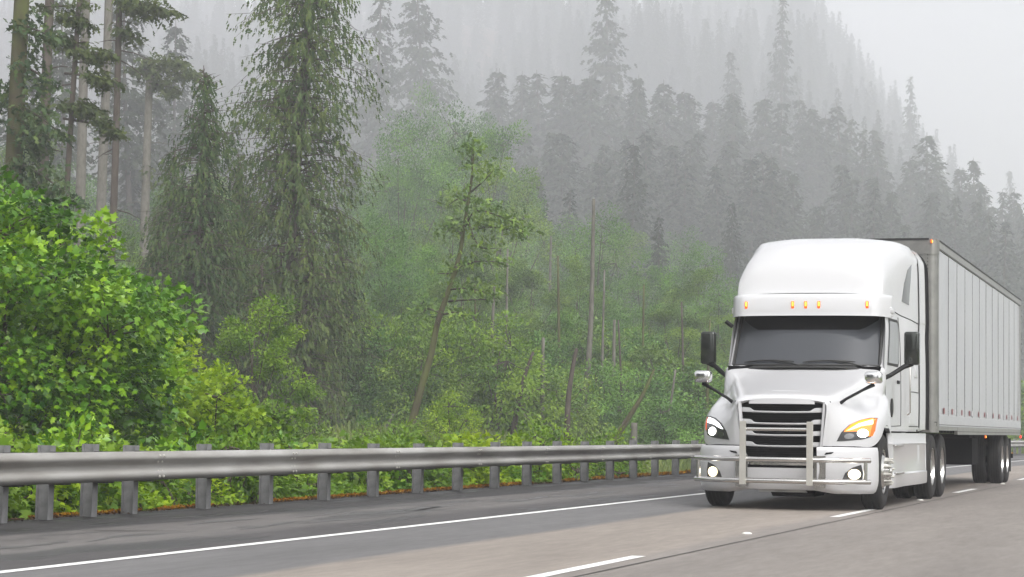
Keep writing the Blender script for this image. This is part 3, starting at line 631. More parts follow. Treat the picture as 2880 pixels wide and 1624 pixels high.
m.extrude([(-.34, .30), (.34, .30), (.28, .155), (-.28, .155)], 'y', -.25, .6)
m.box(-.95, .95, -.07, .07, .40, .56); m.build('chassis', M['deep'], TR)
m = MB(); m.tube([(.7, .60, .45), (.75, .40, 1.02), (.80, .15, 1.14), (.80, -.2, 1.12), (.80, -.5, .92)], .02, 4); 
G = np.array([[(w, .62*math.sin(a)*1.02, .51+.66*math.cos(a)) for a in np.linspace(-1.0, 1.15, 12)] for w in (.62, 1.17)]); m.grid(G); two(m, 'wheel_liner', M['deep'], TR)
def tyre_mb(mb, cx, cy_, r=.515, w=.28, sgn=1):
    h = w/2; prof = [(h-.035, .295), (h-.005, .31), (h, .36), (h+.004, .42), (h-.006, .47), (h-.030, r-.010)]
    for gx in (.075, .028, -.028, -.075): prof += [(gx+.008, r), (gx+.006, r-.016), (gx-.006, r-.016), (gx-.008, r)]
    prof += [(-h+.030, r-.010), (-h+.006, .47), (-h-.004, .42), (-h, .36), (-h+.035, .295)]
    return mb.lathe(prof, cx, cy_, .512, 56, sgn)
def wheel(parent, w, s, front=False, dual=True, pale=False):
    sg = 1 if w > 0 else -1; q = empty('wheel', (0, 0, 0)); q.parent = parent
    tyre_mb(MB(), w-sg*.14, s, sgn=sg).build('tyre', M['rubber'], q, True, 30)
    if dual: tyre_mb(MB(), w-sg*.47, s, sgn=sg).build('tyre', M['rubber'], q, True, 30)
    m = MB(); rm = M['alu'] if not pale else M['paint']
    if front:
        m.lathe([(-.045, .300), (-.012, .298), (-.012, .285), (-.05, .272), (-.055, .262), (-.015, .215), (.012, .195), (.012, .150), (.075, .135), (.085, .06), (.10, .05), (.10, 0.001)], w, s, .512, 48, sg)
    else:
        m.lathe([(-.045, .300), (-.012, .298), (-.012, .285), (-.05, .272), (-.16, .262), (-.185, .20), (-.185, .135), (-.06, .125), (-.03, .10), (-.03, 0.001)], w, s, .512, 48, sg)
    m.build('rim', rm, q, True, 30)
    m = MB()
    for k in range(10):
        a = 2*pi*k/10+.2; y, z = s+.168*cos(a), .512+.168*sin(a); x0 = .012 if front else -.185; ln = .105 if front else .05
        m.lathe([(x0, .024), (x0+ln*.25, .022), (x0+ln*.3, .018), (x0+ln*.85, .017), (x0+ln, .006), (x0+ln, .0005)], w, y, z, 10, sg)
    m.build('lug_nuts', M['steelbar'], q, True, 30)
    if front:
        m = MB()
        for k in range(10):
            a = 2*pi*k/10; m.tube([(w-sg*.030, s+.238*cos(a), .512+.238*sin(a)), (w-sg*.024, s+.238*cos(a), .512+.238*sin(a))], .026, 8)
        m.build('hand_holes', M['deep'], q)
    return q
for sg in (1, -1): wheel(TR, sg*1.205, 0, True, False)
for s in (5.35, 6.67):
    for sg in (1, -1): wheel(TR, sg*1.225, s)
m = MB(); 
for s in (5.35, 6.67): m.box(-.9, .9, s-.09, s+.09, .42, .60); m.lathe([(-.2, .001), (-.2, .2), (.2, .2), (.2, .001)], 0, s, .51, 16)
m.box(-.5, .5, 5.4, 6.9, 1.04, 1.16); m.build('drive_axle', M['deep'], TR)
m = MB(); m.lathe([(-.09, .001), (-.09, .16), (.09, .16), (.09, .001)], .98, 4.95, 1.07, 20); m.build('air_tank', M['black'], TR, True)
m = MB(); m.box(.72, 1.18, 4.78, 4.80, .35, .98); m.build('mud_flap', M['rubber'], TR)

# ------------------------------------------------------------------ the box trailer
TL = empty('box_trailer', (-5.39, 35.29, 0))
tag(TL, 'long pale box trailer with riveted side panels coupled behind the white truck', 'trailer')
LEN, HW, Z0, Z1 = 16.1, 1.292, 1.20, 4.13
def corner(w, r=.14): return [(w*(HW-r+r*sin(a)), r-r*cos(a)) for a in np.linspace(0, pi/2, 8)]
m = MB(); c = corner(1); G = []
for (x, y) in [(0, 0), (.4, 0), (.8, 0), (1.06, 0)]+c: G.append([(x, y, z) for z in (Z0, 1.8, 2.4, 3.2, Z1-.22)])
m.grid(np.array(G)); f2 = flipx(m); m.add(f2.v, f2.f); m.build('front_wall', M['trail_alu'], TL, True, 40)
m = MB(); c2 = [(x*1.006, y-.012) for x, y in c]
G = [[(x, y-.012 if y == 0 else y, z) for z in (Z1-.24, Z1-.235, Z1-.02, Z1)] for (x, y) in [(0, 0), (.6, 0), (1.06, 0)]+c2]; m.grid(np.array(G)); f2 = flipx(m); m.add(f2.v, f2.f); m.build('front_header', M['trail_alu'], TL, True, 40); MB().box(-1.15, 1.15, -.020, .03, Z1-.012, Z1+.022).build('rail_lip', M['seal'], TL)
m = MB(); G = [[(x, y-.010, z) for z in (1.05, 1.055, Z0+.01)] for (x, y) in [(0, 0), (1.06, 0)]+c2]; m.grid(np.array(G)); f2 = flipx(m); m.add(f2.v, f2.f); m.build('bottom_header', M['trail_alu'], TL, True, 40)
m = MB()
for z in np.arange(1.3, 3.9, .055): m.tube([(1.13, -.001, z), (1.13, -.006, z)], .009, 6)
m.build('rivets', M['seal'], TL)
# side panels, one sheet each, lapped at the seams
seam = [.16]+[.16+1.29*k+.02 for k in range(1, 12)]+[15.45, LEN-.16]
for sgn in (1, -1):
    for i in range(len(seam)-1):
        a, b = seam[i], seam[i+1]; m = MB(); G = []
        for y in np.linspace(a, b, 7):
            t = (y-a)/(b-a); G.append([(sgn*(HW+.004*sin(pi*t)*(1 if i % 3 else -.6)+.0025*sin(i*7+y*5+z*1.3)), y, z) for z in (Z0+.08, 1.7, 2.2, 2.8, 3.4, Z1-.17)])
        m.grid(np.array(G)); m.build('side_panel', M['trailer'], TL, True)
    for i, y in enumerate(seam[1:-1]):
        m = MB(); m.box(min(sgn*(HW+.0005), sgn*(HW+.006)), max(sgn*(HW+.0005), sgn*(HW+.006)), y-.011, y+.011, Z0+.07, Z1-.16); m.build('panel_seam', M['galvpost'], TL)
m = MB()
for y in seam[1:-1]:
    for z in np.arange(1.3, 3.95, .10): m.box(HW+.006, HW+.0095, y-.005, y+.005, z-.006, z+.006)
m.build('rivets', M['seal'], TL)
for sgn in (1, -1):
    def sb(x0, x1, y0, y1, z0, z1, c=0): return MB().box(min(sgn*x0, sgn*x1), max(sgn*x0, sgn*x1), y0, y1, z0, z1, c)
    r_ = sb(HW-.03, HW+.012, .14, LEN, Z1-.16, Z1, .006); r_.build('top_rail', M['trail_alu'], TL)
    sb(HW+.0125, HW+.020, .14, LEN, Z1-.03, Z1-.006).build('rail_lip', M['seal'], TL)
    sb(HW+.0125, HW+.017, .14, LEN, Z1-.15, Z1-.142).build('rail_lip', M['seal'], TL)
    sb(HW-.03, HW+.012, .14, LEN, 1.145, Z0+.13, .004).build('bottom_rail', M['trailer'], TL)
    sb(HW+.0125, HW+.0145, .14, LEN, 1.172, 1.182).build('rail_lip', M['seal'], TL)
    sb(HW-.05, HW+.006, .10, 2.85, 1.085, 1.144).build('sill', M['trail_alu'], TL)
    sb(HW-.05, HW+.010, 2.85, LEN, 1.02, 1.144).build('sill', M['trail_alu'], TL)
    sb(HW+.0105, HW+.013, 2.9, LEN, 1.068, 1.076).build('rail_lip', M['seal'], TL)
    sb(HW-.16, HW+.010, LEN-.155, LEN+.01, 1.02, Z1, .004).build('corner_post', M['trail_alu'], TL)
    for k, y in enumerate([.75, 1.95, 2.35, 3.45, 4.75, 5.15, 6.4, 7.55, 8.0, 9.3, 10.6, 11.05, 12.4, 13.6, 14.05, 15.2]):
        o = sb(HW+.007, HW+.011, y, y+.17, Z0+.155, Z0+.25).build('reflective_tape', M['tape'] if k % 3 != 2 else M['tapew'], TL)
m = MB(); m.box(-HW+.01, HW-.01, .02, LEN, Z1-.015, Z1+.012); m.build('roof', M['trail_alu'], TL)
m = MB(); m.box(-HW+.02, HW-.02, .03, LEN-.02, 1.15, 1.22); 
for y in np.arange(.4, LEN, .45): m.box(-HW+.06, HW-.06, y, y+.06, 1.045, 1.15)
m.build('floor_beams', M['deep'], TL)
m = MB(); m.box(-HW+.01, -.01, LEN-.03, LEN+.01, 1.05, Z1-.05); m.box(.01, HW-.01, LEN-.03, LEN+.01, 1.05, Z1-.05); m.build('rear_door', M['trailer'], TL)
m = MB(); m.box(-.62, .62, 11.4, 15.2, .78, 1.04); m.box(-.56, -.46, 2.55, 2.70, .33, 1.05); m.box(.46, .56, 2.55, 2.70, .33, 1.05); m.box(-.6, -.42, 2.5, 2.75, .30, .335); m.box(.42, .6, 2.5, 2.75, .30, .335)
for s in (12.25, 13.49): m.box(-.95, .95, s-.07, s+.07, .44, .58); m.box(-.70, -.55, s-.5, s+.4, .48, .80); m.box(.55, .70, s-.5, s+.4, .48, .80)
m.box(-.5, .5, .2, 1.6, 1.02, 1.05); m.box(-1.20, -1.16, 2.9, 10.9, .40, 1.04); m.box(-.9, .9, 9.2, 10.4, .42, .95); m.box(-.3, .3, 4.6, 6.2, .38, .8); m.build('undercarriage', M['deep'], TL)
for s in (12.25, 13.49):
    for sg in (1, -1): wheel(TL, sg*1.235, s)
m = MB(); m.box(-1.13, 1.13, LEN-.12, LEN-.02, .50, .60); m.box(-.62, -.54, LEN-.10, LEN-.03, .60, 1.03); m.box(.54, .62, LEN-.10, LEN-.03, .60, 1.03); m.build('rear_bar', M['deep'], TL)
m = MB(); m.box(.70, 1.22, 14.4, 14.42, .22, .95); two(m, 'mud_flap', M['rubber'], TL)
def lamp(x, y, z, mm, core): 
    b = MB().box(x-.012, x+.012, y-.05, y+.05, z-.03, z+.03, .008).build('marker_lamp', M[mm], TL, True)
    MB().box(x+(.013 if x > 0 else -.013)-.006, x+(.013 if x > 0 else -.013)+.006, y-.028, y+.028, z-.018, z+.018, .005).build('bulb', M[core], b)
lamp(HW-.005, 7.9, .985, 'amberdim', 'amberc'); lamp(HW+.012, LEN-.1, .985, 'red', 'red'); lamp(HW-.10, -.022, Z1-.035, 'amberdim', 'amberc'); lamp(-HW+.005, 7.9, .985, 'amberdim', 'amberc')
m = MB(); m.box(.98, 1.04, -.06, -.012, 2.28, 2.38, .008); m.build('air_coupling', M['steelbar'], TL)

# ------------------------------------------------------------------ foliage
def unit(v): return v/(np.linalg.norm(v, axis=-1, keepdims=True)+1e-9)
TPL = { # leaf shapes in their own plane: x along the leaf, y across, z cupping
 'leaf': (np.array([[0, 0, 0], [.45, .30, .07], [1, 0, -.06], [.45, -.30, .07]]), [(0, 1, 2), (0, 2, 3)]),
 'spray': (np.array([[0, .03, 0], [0, -.03, 0], [.30, .20, .03], [.42, .05, 0], [.62, .17, -.02], [.66, .02, -.02], [1, .0, -.06], [.66, -.03, -.02], [.58, -.18, -.02], [.40, -.06, 0], [.26, -.19, .03]]),
           [(0, 3, 2), (3, 5, 4), (0, 1, 3), (1, 9, 3), (1, 10, 9), (3, 9, 5), (9, 7, 5), (9, 8, 7), (5, 7, 6)]),
 'tri': (np.array([[0, .16, 0], [0, -.16, 0], [1, 0, -.05], [.55, .26, -.10], [.5, -.26, -.10]]), [(0, 1, 2), (0, 2, 3), (1, 4, 2)]),
 'maple': (np.array([[.30, 0, .03], [0, 0, 0], [.02, .20, -.02], [.10, .42, -.06], [.32, .26, .0], [.52, .52, -.08], [.60, .20, .01], [1.0, 0, -.08], [.60, -.20, .01], [.52, -.52, -.08], [.32, -.26, .0], [.10, -.42, -.06], [.02, -.20, -.02]]),
           [(0, 1, 2), (0, 2, 3), (0, 3, 4), (0, 4, 5), (0, 5, 6), (0, 6, 7), (0, 7, 8), (0, 8, 9), (0, 9, 10), (0, 10, 11), (0, 11, 12), (0, 12, 1)]),
}
def leaves(pos, dirn, nrm, size, tpl, tint, rs, width=1.):
    """one leaf of the template at each position; returns vertices, faces, tints"""
    T, F = TPL[tpl]; F = np.array(F); n = len(pos)
    x = unit(dirn); y = unit(np.cross(nrm, x)); z = np.cross(x, y)
    s = np.asarray(size)[:, None, None]
    V = pos[:, None, :]+s*(T[None, :, 0:1]*x[:, None]+width*T[None, :, 1:2]*y[:, None]+T[None, :, 2:3]*z[:, None])
    Fa = (F[None]+(np.arange(n)*len(T))[:, None, None]).reshape(-1, 3)
    return V.reshape(-1, 3), Fa, np.repeat(tint, len(F))
def join_leaves(parts):
    V = []; F = []; T = []; n = 0
    for v, f, t in parts: V.append(v); F.append(f+n); T.append(t); n += len(v)
    return np.concatenate(V), np.concatenate(F), np.concatenate(T)
def conifer(H, zb, prof, nb, seed, spray=.5, dens=3.2, rise=.25, droop=.55, hang=.7, tpl='spray', trunk_r=.25, lean=(0, 0), limb=True, bare=.12, width=1., ragged=.25, curtain=0.):
    """trunk with limbs (MB) and sprays (arrays). prof: [(relative height, radius)]"""
    rs = np.random.RandomState(seed); tr = MB()
    cz = np.linspace(-.6, H, 14); cx = lean[0]*(np.clip(cz, 0, H)/H)**1.3*H+.012*H*np.sin(cz/H*5+seed); cx -= cx[0]; cy2 = lean[1]*(np.clip(cz, 0, H)/H)*H+.008*H*np.sin(cz/H*4+seed*2); cy2 -= cy2[0]
    rr = trunk_r*(1-np.clip(cz, 0, H)/H)**.85+.015; rr[0] *= 1.25
    tr.tube(np.stack([cx, cy2, cz], 1), rr, 8)
    hz_ = zb+(H*.985-zb)*rs.rand(nb)**1.0; az = rs.rand(nb)*2*pi; px, py = zip(*prof)
    lump = .5+.5*np.sin(az*2+hz_*1.9+seed)*np.cos(hz_*.83+az+seed*.7); R = np.interp(hz_/H, px, py)*rs.uniform(.60, 1.15, nb)*(1+ragged*(lump-.45)); P = []; D = []; S = []; T0 = []
    for i in range(nb):
        L_ = max(R[i], .15); a = az[i]; d = np.array([cos(a), sin(a), 0]); b0 = np.array([np.interp(hz_[i], cz, cx), np.interp(hz_[i], cz, cy2), hz_[i]])
        up = rise*rs.uniform(-.3, 2.2)+(.5 if hz_[i] > .9*H else 0); dr = droop*rs.uniform(.2, 1.6)
        f = lambda t: b0+np.outer(t, d)*L_+np.outer(up*t-dr*t*t, [0, 0, 1])*L_
        if limb: tt = np.array([0, .35, .7, 1.]); tr.tube(f(tt), [.022+.016*L_*.6, .02, .012, .004], 3, cap=False)
        k = max(3, int(L_*dens*rs.uniform(.8, 1.2))); t = bare+(1.02-bare)*rs.rand(k)**.8; p = f(t); sd = np.where(rs.rand(k) < .5, 1, -1)
        tan = np.array([-sin(a), cos(a), 0]); sp = spray*rs.uniform(.6, 1.35, k)*(1-.35*t)
        dd = d[None]*rs.uniform(.2, .9, k)[:, None]+tan[None]*(sd*rs.uniform(.1, .9, k))[:, None]+np.array([0, 0, -1])*(hang*rs.uniform(.3, 1.5, k))[:, None]
        P.append(p+rs.normal(0, .06*spray, (k, 3))-np.outer(rs.rand(k)**1.5*curtain, [0, 0, 1])); D.append(dd); S.append(sp); T0.append(np.clip(rs.normal(.5, .22, k)+.12*(rs.rand()-.5), 0, 1))
    P = np.concatenate(P); D = np.concatenate(D); S = np.concatenate(S); T0 = np.concatenate(T0)
    nr = unit(rs.normal(0, .55, D.shape)+np.array([0, 0, 1.]))
    return tr, leaves(P, D, nr, S, tpl, T0, rs, width)
def broadleaf(H, R, zb, seed, nl=9, nleaf=9000, size=.22, tpl='leaf', squash=.8, trunk_r=.12, tall=1.0, clump=.36, lean=(0, 0), dome=False, nc=11):
    """trunk with forking limbs and leaves massed in clumps on the limb ends"""
    rs = np.random.RandomState(seed); tr = MB()
    top = np.array([lean[0]*H, lean[1]*H, H*.80]); tz = np.linspace(0, 1, 8); base = np.array([0, 0, -.5])
    tp = base+np.outer(tz, top-base)+np.stack([.02*H*np.sin(tz*6+seed), .02*H*np.cos(tz*5+seed)-.02*H*cos(seed), 0*tz], 1); tr.tube(tp, trunk_r*(1-.85*tz)+.01, 7)
    C = []; CS = []
    for i in range(nl):
        a = 2*pi*(i*.618+rs.rand()*.15); q = (i+.5)/nl; zc = zb+(H-zb)*(q if not dome else q*.9)
        rad = R*(sqrt(max(.05, 1-((q-.42)/.64)**2)) if not dome else sqrt(max(.05, 1-q**2)))*rs.uniform(.45, 1.0)
        c = np.array([rad*cos(a)+lean[0]*zc, rad*sin(a)+lean[1]*zc, zc*tall]); j = min(6, int(max(0, (zc-.5)/H)*7*.75)); s0 = tp[j]
        mid = (s0+c)/2+np.array([0, 0, .08*R]); tr.tube([s0, mid, c], [trunk_r*.42, trunk_r*.25, .015], 5, cap=False)
        for _ in range(nc):
            v = unit(rs.normal(0, 1, 3)); cc = c+v*np.array([1, 1, squash])*R*.46*rs.rand()**.4; C.append(cc); CS.append(R*clump*rs.uniform(.4, .9))
            if rs.rand() < .6: tr.tube([c, (c+cc)/2+rs.normal(0, .05, 3), cc], [.02, .014, .006], 3, cap=False)
    C = np.array(C); CS = np.array(CS); cen = C.mean(0)
    w = CS**2; idx = rs.choice(len(C), nleaf, p=w/w.sum()); v = unit(rs.normal(0, 1, (nleaf, 3))); r = rs.rand(nleaf)**.38
    P = C[idx]+v*(CS[idx]*r)[:, None]*np.array([1, 1, .72])
    if zb >= 0: P[:, 2] = np.maximum(P[:, 2], .02)
    out = unit(P-cen); D = unit(out*.6+v*.6+rs.normal(0, .45, P.shape)+np.array([0, 0, -.35])); nr = unit(rs.normal(0, .55, P.shape)+np.array([0, 0, .9])+out*.5)
    tb = np.clip(rs.normal(.45, .27, len(C)), 0, 1)[idx]
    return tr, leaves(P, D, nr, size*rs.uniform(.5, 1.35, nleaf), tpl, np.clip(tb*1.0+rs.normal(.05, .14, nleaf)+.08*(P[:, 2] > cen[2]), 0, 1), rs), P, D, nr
def tree(name, base, tr, lv, bark, leafm, label, cat, group=None, rot=0, scale=(1, 1, 1), crown='crown'):
    o = empty(name, base, rot); o.scale = scale; tag(o, label, cat, group)
    if tr is not None: link('trunk', tr.mesh('trunk', M[bark], smooth=True, fix=False, ang=None), o)
    link(crown, np_mesh(crown, lv[0], lv[1], M[leafm], lv[2]), o); return o
def dup(o, loc, rot, scale, label=None, mats=None, group=None):
    r = o.copy(); COL.objects.link(r); r.location = loc; r.rotation_euler = (0, 0, rot); r.scale = scale
    if label: r['label'] = label
    if group: r['group'] = group
    for ch in list(o.children):
        c = ch.copy(); COL.objects.link(c); c.parent = r
    return r
def spot(px, D): P = at(px, hor(px), D); return float(P[0]), float(P[1]), zland(P[0], P[1])
def tall_to(px, y, D): # height of something standing at px, D whose top shows at y
    x_, y_, z_ = spot(px, D); return CAMH+(hor(px)-y)*D/FPX-z_

# --- the two cedars and their neighbours
def cedar(px, D, H, prof, nb, seed, label, lean=(0, 0), zb=.6, spray=.44, dens=6, tr=.26, group='western cedars at the forest edge', **k):
    t_, l_ = conifer(H, zb, prof, nb, seed, spray=spray, dens=dens*1.5, rise=.16, droop=.42, hang=1.9, trunk_r=tr, lean=lean, bare=.03, ragged=.75, curtain=.75, width=.8, **k)
    return tree('cedar_tree', spot(px, D), t_, l_, 'bark', 'cedar', label, 'tree', group)
cedar(795, 90, 29, [(0, 2.4), (.12, 2.9), (.28, 3.3), (.42, 3.1), (.55, 2.9), (.75, 2.0), (1, .1)], 760, 11, 'tallest cedar whose ragged crown leaves the top of the picture, drooping sprays and bare limbs', lean=(.012, 0), dens=8.5, tr=.22)
cedar(538, 86, tall_to(538, 178, 86), [(0, 2.0), (.15, 2.4), (.4, 2.4), (.7, 1.7), (.9, .8), (1, .1)], 520, 23, 'shorter cedar with a pointed top left of the tallest cedar', lean=(.006, 0), dens=7.5, tr=.15)
cedar(655, 99, tall_to(655, 430, 99), [(0, 1.8), (.3, 2.2), (.7, 1.6), (1, .1)], 420, 31, 'low brownish cedar filling the gap between the two taller cedars', dens=5)
cedar(935, 96, tall_to(930, 600, 96), [(0, 2.0), (.3, 2.2), (.7, 1.6), (1, .1)], 400, 37, 'low dense cedar beside the right flank of the tallest cedar', dens=5)
cedar(430, 92, tall_to(430, 600, 92), [(0, 2.0), (.3, 1.8), (.7, 1.3), (1, .1)], 300, 41, 'dim young cedar rising behind the big maple crown', dens=5)
cedar(600, 94, tall_to(600, 640, 94), [(0, 2.2), (.3, 2.3), (.7, 1.5), (1, .1)], 320, 43, 'dark low cedar between the two taller cedars, nearer the left one', dens=6)
cedar(865, 88, tall_to(865, 640, 88), [(0, 2.0), (.3, 2.1), (.7, 1.4), (1, .1)], 360, 47, 'dark young cedar in front of the right side of the tallest cedar', dens=6)
cedar(725, 87, tall_to(725, 740, 87), [(0, 2.0), (.3, 1.9), (.7, 1.2), (1, .1)], 280, 53, 'dark young cedar just left of the tallest cedar trunk', dens=6)
cedar(470, 100, tall_to(470, 400, 100), [(0, 2.2), (.3, 2.3), (.7, 1.5), (1, .1)], 320, 59, 'grey-green cedar behind the left flank of the shorter pointed cedar', dens=5.5)
cedar(975, 104, tall_to(975, 800, 104), [(0, 2.3), (.3, 2.3), (.7, 1.6), (1, .1)], 300, 61, 'squat dark cedar under the fresh green broadleaf tree', dens=6)
# --- tall bare trunks at the left
def pole(px, D, wpx, ytop, label, bark='bark', lean=0., seed=1, stubs=16, group='tall bare conifer trunks'):
    b = spot(px, D); H = max(tall_to(px, ytop, D), 6); r = wpx*D/FPX/2; m = MB(); rs = np.random.RandomState(seed)
    zz = np.linspace(-.6, H, 16); xs_ = lean*zz+.05*np.sin(zz/4+seed); pts = np.stack([xs_, zz*0, zz], 1); m.tube(pts, r*(1.25-.4*zz/H), 10)
    for i in range(stubs):
        z = H*(.12+.85*rs.rand()); a = rs.choice([0, pi])+rs.normal(0, .7); L_ = rs.uniform(.3, 1.9)*min(1, r*4+.3); p0 = np.array([np.interp(z, zz, xs_), 0, z]); d = np.array([cos(a), sin(a), rs.uniform(-.5, .12)])
        m.tube([p0, p0+d*L_*.5, p0+d*L_+[0, 0, -.12*L_]], [.04, .025, .008], 4, cap=False)
    o = empty('conifer_tree', b); tag(o, label, 'tree', group)
    link('trunk', m.mesh('trunk', M[bark], smooth=True, fix=False, ang=None), o); return o, zz, xs_, r
def boughs(o, specs, m, seed, spray=.5, n=260):
    """foliage pads on long limbs: (height, reach, thickness)"""
    rs = np.random.RandomState(seed); P = []; D = []; mb = MB()
    for (z0, x0, x1, dz, th, q) in specs:
        mb.tube([(0 if abs(x0) < abs(x1) and x0*x1 >= 0 else x0, 0, z0+.1), ((x0+x1)/2, 0, z0+dz*.4), (x1, 0, z0+dz)], [.05, .035, .01], 4, cap=False)
        k = int(n*q); t = rs.rand(k); x = x0+(x1-x0)*t; P.append(np.stack([x, rs.normal(0, .45, k), z0+dz*t+rs.normal(0, 1, k)*th*np.sin(pi*np.clip(t, .06, .94))], 1)); D.append(np.stack([rs.normal(.2*np.sign(x1), .6, k), rs.normal(0, .6, k), -rs.rand(k)*1.0], 1))
    P = np.concatenate(P); D = np.concatenate(D); l_ = leaves(P, D, unit(rs.normal(0, .6, D.shape)+[0, 0, 1]), spray*rs.uniform(.6, 1.3, len(P)), 'spray', np.clip(rs.normal(.5, .25, len(P)), 0, 1), rs)
    link('bough', mb.mesh('bough', M['bark'], fix=False), o); link('crown', np_mesh('crown', l_[0], l_[1], M[m], l_[2]), o)
def zat(px, y, D): x_, y_, z_ = spot(px, D); return CAMH+(hor(px)-y)*D/FPX-z_
def mpp(D): return D/FPX
p0, *_ = pole(14, 78, 46, -420, 'thick mossy trunk at the left edge of the woods with hanging greenery', 'barkmoss', .012, 3, 14)
boughs(p0, [(zat(14, y, 78), x0, x1, dz, .5, q) for (y, x0, x1, dz, q) in ((60, .1, 1.7, -.6, 1.), (170, .1, 1.5, -.8, 1), (290, .1, 2.0, -1.1, 1.3), (360, .2, 1.2, -.6, 1.3), (450, .1, 2.6, -1.5, 1.8), (520, .1, 1.9, -.7, 1.8), (600, -.6, 2.2, -.6, 1.5), (250, -.1, -1.4, -.6, 1))], 'cedar', 5, .42, 210)
p1, *_ = pole(92, 92, 28, -360, 'straight grey trunk with short snapped stubs second from the left edge', 'bark', .018, 7, 22)
p2, *_ = pole(155, 84, 15, -420, 'slender dark trunk carrying four mossy boughs to its right', 'bark', .034, 9, 16)
boughs(p2, [(zat(155, y, 84), (x0-155)*mpp(84), (x1-155)*mpp(84), dz, .20, q) for (y, x0, x1, dz, q) in ((38, 140, 226, -.25, .9), (98, 108, 190, -.15, .7), (142, 190, 308, -.1, 1.0), (205, 228, 306, -.3, 1.0), (290, 158, 264, -.25, 1.6), (335, 262, 328, -.55, 1.0), (8, 60, 240, .1, .5))], 'mossbough', 6, .40, 300)
p3, *_ = pole(203, 128, 26, -300, 'pale trunk fading in the mist behind the mossy boughs', 'barkpale', .010, 12, 18)
p4, *_ = pole(268, 140, 25, -300, 'paler misty trunk just left of the dark snag', 'barkpale', .006, 15, 22)
p5, *_ = pole(297, 100, 19, -200, 'dark trunk bristling with dead snags standing against the mist', 'bark', .010, 18, 30)
boughs(p5, [(zat(297, y, 100), x0, x1, dz, .3, q) for (y, x0, x1, dz, q) in ((12, .2, 3.2, -.35, 1.2), (-10, .2, 2.4, -.5, 1.2), (70, .1, 1.1, -.5, .5))], 'mossbough', 8, .5, 240)
p6, *_ = pole(395, 150, 24, 200, 'broken trunk topped by a flat green limb in the mist', 'barkpale', .0, 21, 14)
boughs(p6, [(zat(395, y, 150), x0, x1, dz, .45, q) for (y, x0, x1, dz, q) in ((185, -1.5, 4.2, -.6, 1.6), (160, -.5, 2.6, -.2, .8), (230, .2, 2.2, -.4, .6), (470, -.4, .5, 0, .1))], 'mossbough', 9, .7, 280)

# --- broadleaf trees of the forest edge: six growth forms, copied with their own size and turn
BL = []
forms = [dict(H=10, R=2.9, zb=2.6, nl=12, nc=10), dict(H=10, R=2.3, zb=1.8, nl=13, nc=9), dict(H=10, R=3.3, zb=3.2, nl=11, nc=12), dict(H=10, R=2.6, zb=1.2, nl=14, nc=9, squash=1.1), dict(H=10, R=3.6, zb=2.0, nl=13, nc=11, clump=.28), dict(H=10, R=2.1, zb=3.5, nl=10, nc=10, clump=.45)]
for i, k in enumerate(forms):
    t_, l_, *_ = broadleaf(seed=50+i, nleaf=30000, size=.105, trunk_r=.14, tpl='leaf', **k)
    BL.append((t_.mesh('trunk', M['bark'], smooth=True, fix=False, ang=None), np_mesh('crown', l_[0], l_[1], M['decid' if i % 2 == 0 else 'olive'], l_[2])))
def bl(i, px, top, D, w, label, group=None, rot=0, bark=None, mm=None):
    x, y, z = spot(px, D); H = CAMH+(hor(px)-top)*D/FPX-z; k = forms[i]; sx = (w*D/FPX/2)/(k['R']*1.12)
    o = empty('broadleaf_tree', (x, y, z), rot); o.scale = (sx*1.05, sx*1.05, H/10.5); tag(o, label, 'tree', group)
    a = link('trunk', BL[i][0], o); c = link('crown', BL[i][1], o)
    if mm: c.data = c.data.copy(); c.data.materials[0] = M[mm]
    return o
G1 = 'broadleaf trees along the forest edge'
bl(2, 1082, 606, 113, 260, 'fresh green broadleaf tree with drooping foliage against the right side of the tallest cedar', G1, 1)
bl(0, 1188, 690, 121, 240, 'olive green broadleaf tree between the fresh green one and the leaning mossy trunk', G1, 2)
bl(4, 1010, 980, 107, 250, 'low spreading dark tree under the right skirts of the tallest cedar', G1, 3)
bl(1, 1175, 900, 109, 240, 'dense mid-height tree behind the lower part of the leaning trunk', G1, 4)
bl(3, 1250, 560, 149, 210, 'hazy slim tree just left of the leaning mossy trunk', G1, 5)
bl(2, 1165, 430, 258, 330, 'pale misty crown rising left of the leaning tree top', G1, 6)
bl(4, 1290, 290, 310, 380, 'highest misty green crown above the leaning tree top', G1, 7)
bl(0, 1450, 560, 234, 280, 'misty round crown right of the leaning tree arching bough', G1, 8)
bl(5, 1370, 470, 271, 250, 'faint crown just right of the leaning tree top', G1, 1.5)
bl(1, 1400, 740, 141, 200, 'mid-green tree at the tip of the long arching bough', G1, 9)
bl(5, 1490, 748, 133, 210, 'light green tree with a rounded top left of the tall pale trunk', G1, 10)
bl(3, 1610, 742, 135, 200, 'light tree whose crown wraps the tall pale trunk', G1, 11)
bl(0, 1548, 880, 119, 260, 'yellow-green tree in front of the tall pale trunk with layered boughs', G1, 12)
bl(2, 1705, 820, 137, 220, 'dull green tree just right of the tall pale trunk', G1, 13)
bl(4, 1815, 735, 151, 250, 'broad hazy crown midway between the pale trunk and the truck', G1, 14)
bl(1, 1920, 765, 145, 230, 'hazy crown left of the roof of the truck cab', G1, 15)
bl(2, 2010, 800, 143, 240, 'hazy crown touching the left edge of the truck cab roof', G1, 16)
bl(5, 1856, 968, 114, 210, 'light-topped slim tree growing over the dark leaning trunk', G1, 17)
bl(3, 1945, 1000, 121, 240, 'dark rounded tree behind the left door mirror', G1, 18)
bl(0, 1735, 960, 119, 250, 'mid-green tree between the pale trunk and the slim light-topped tree', G1, 19)
bl(4, 1625, 1040, 111, 260, 'low spreading tree under the tall pale trunk', G1, 20)
bl(1, 1430, 1000, 113, 250, 'dark low tree left of the slanting dark trunk', G1, 21)
bl(5, 1330, 940, 117, 210, 'dense tree right of the leaning trunk foot', G1, 22)
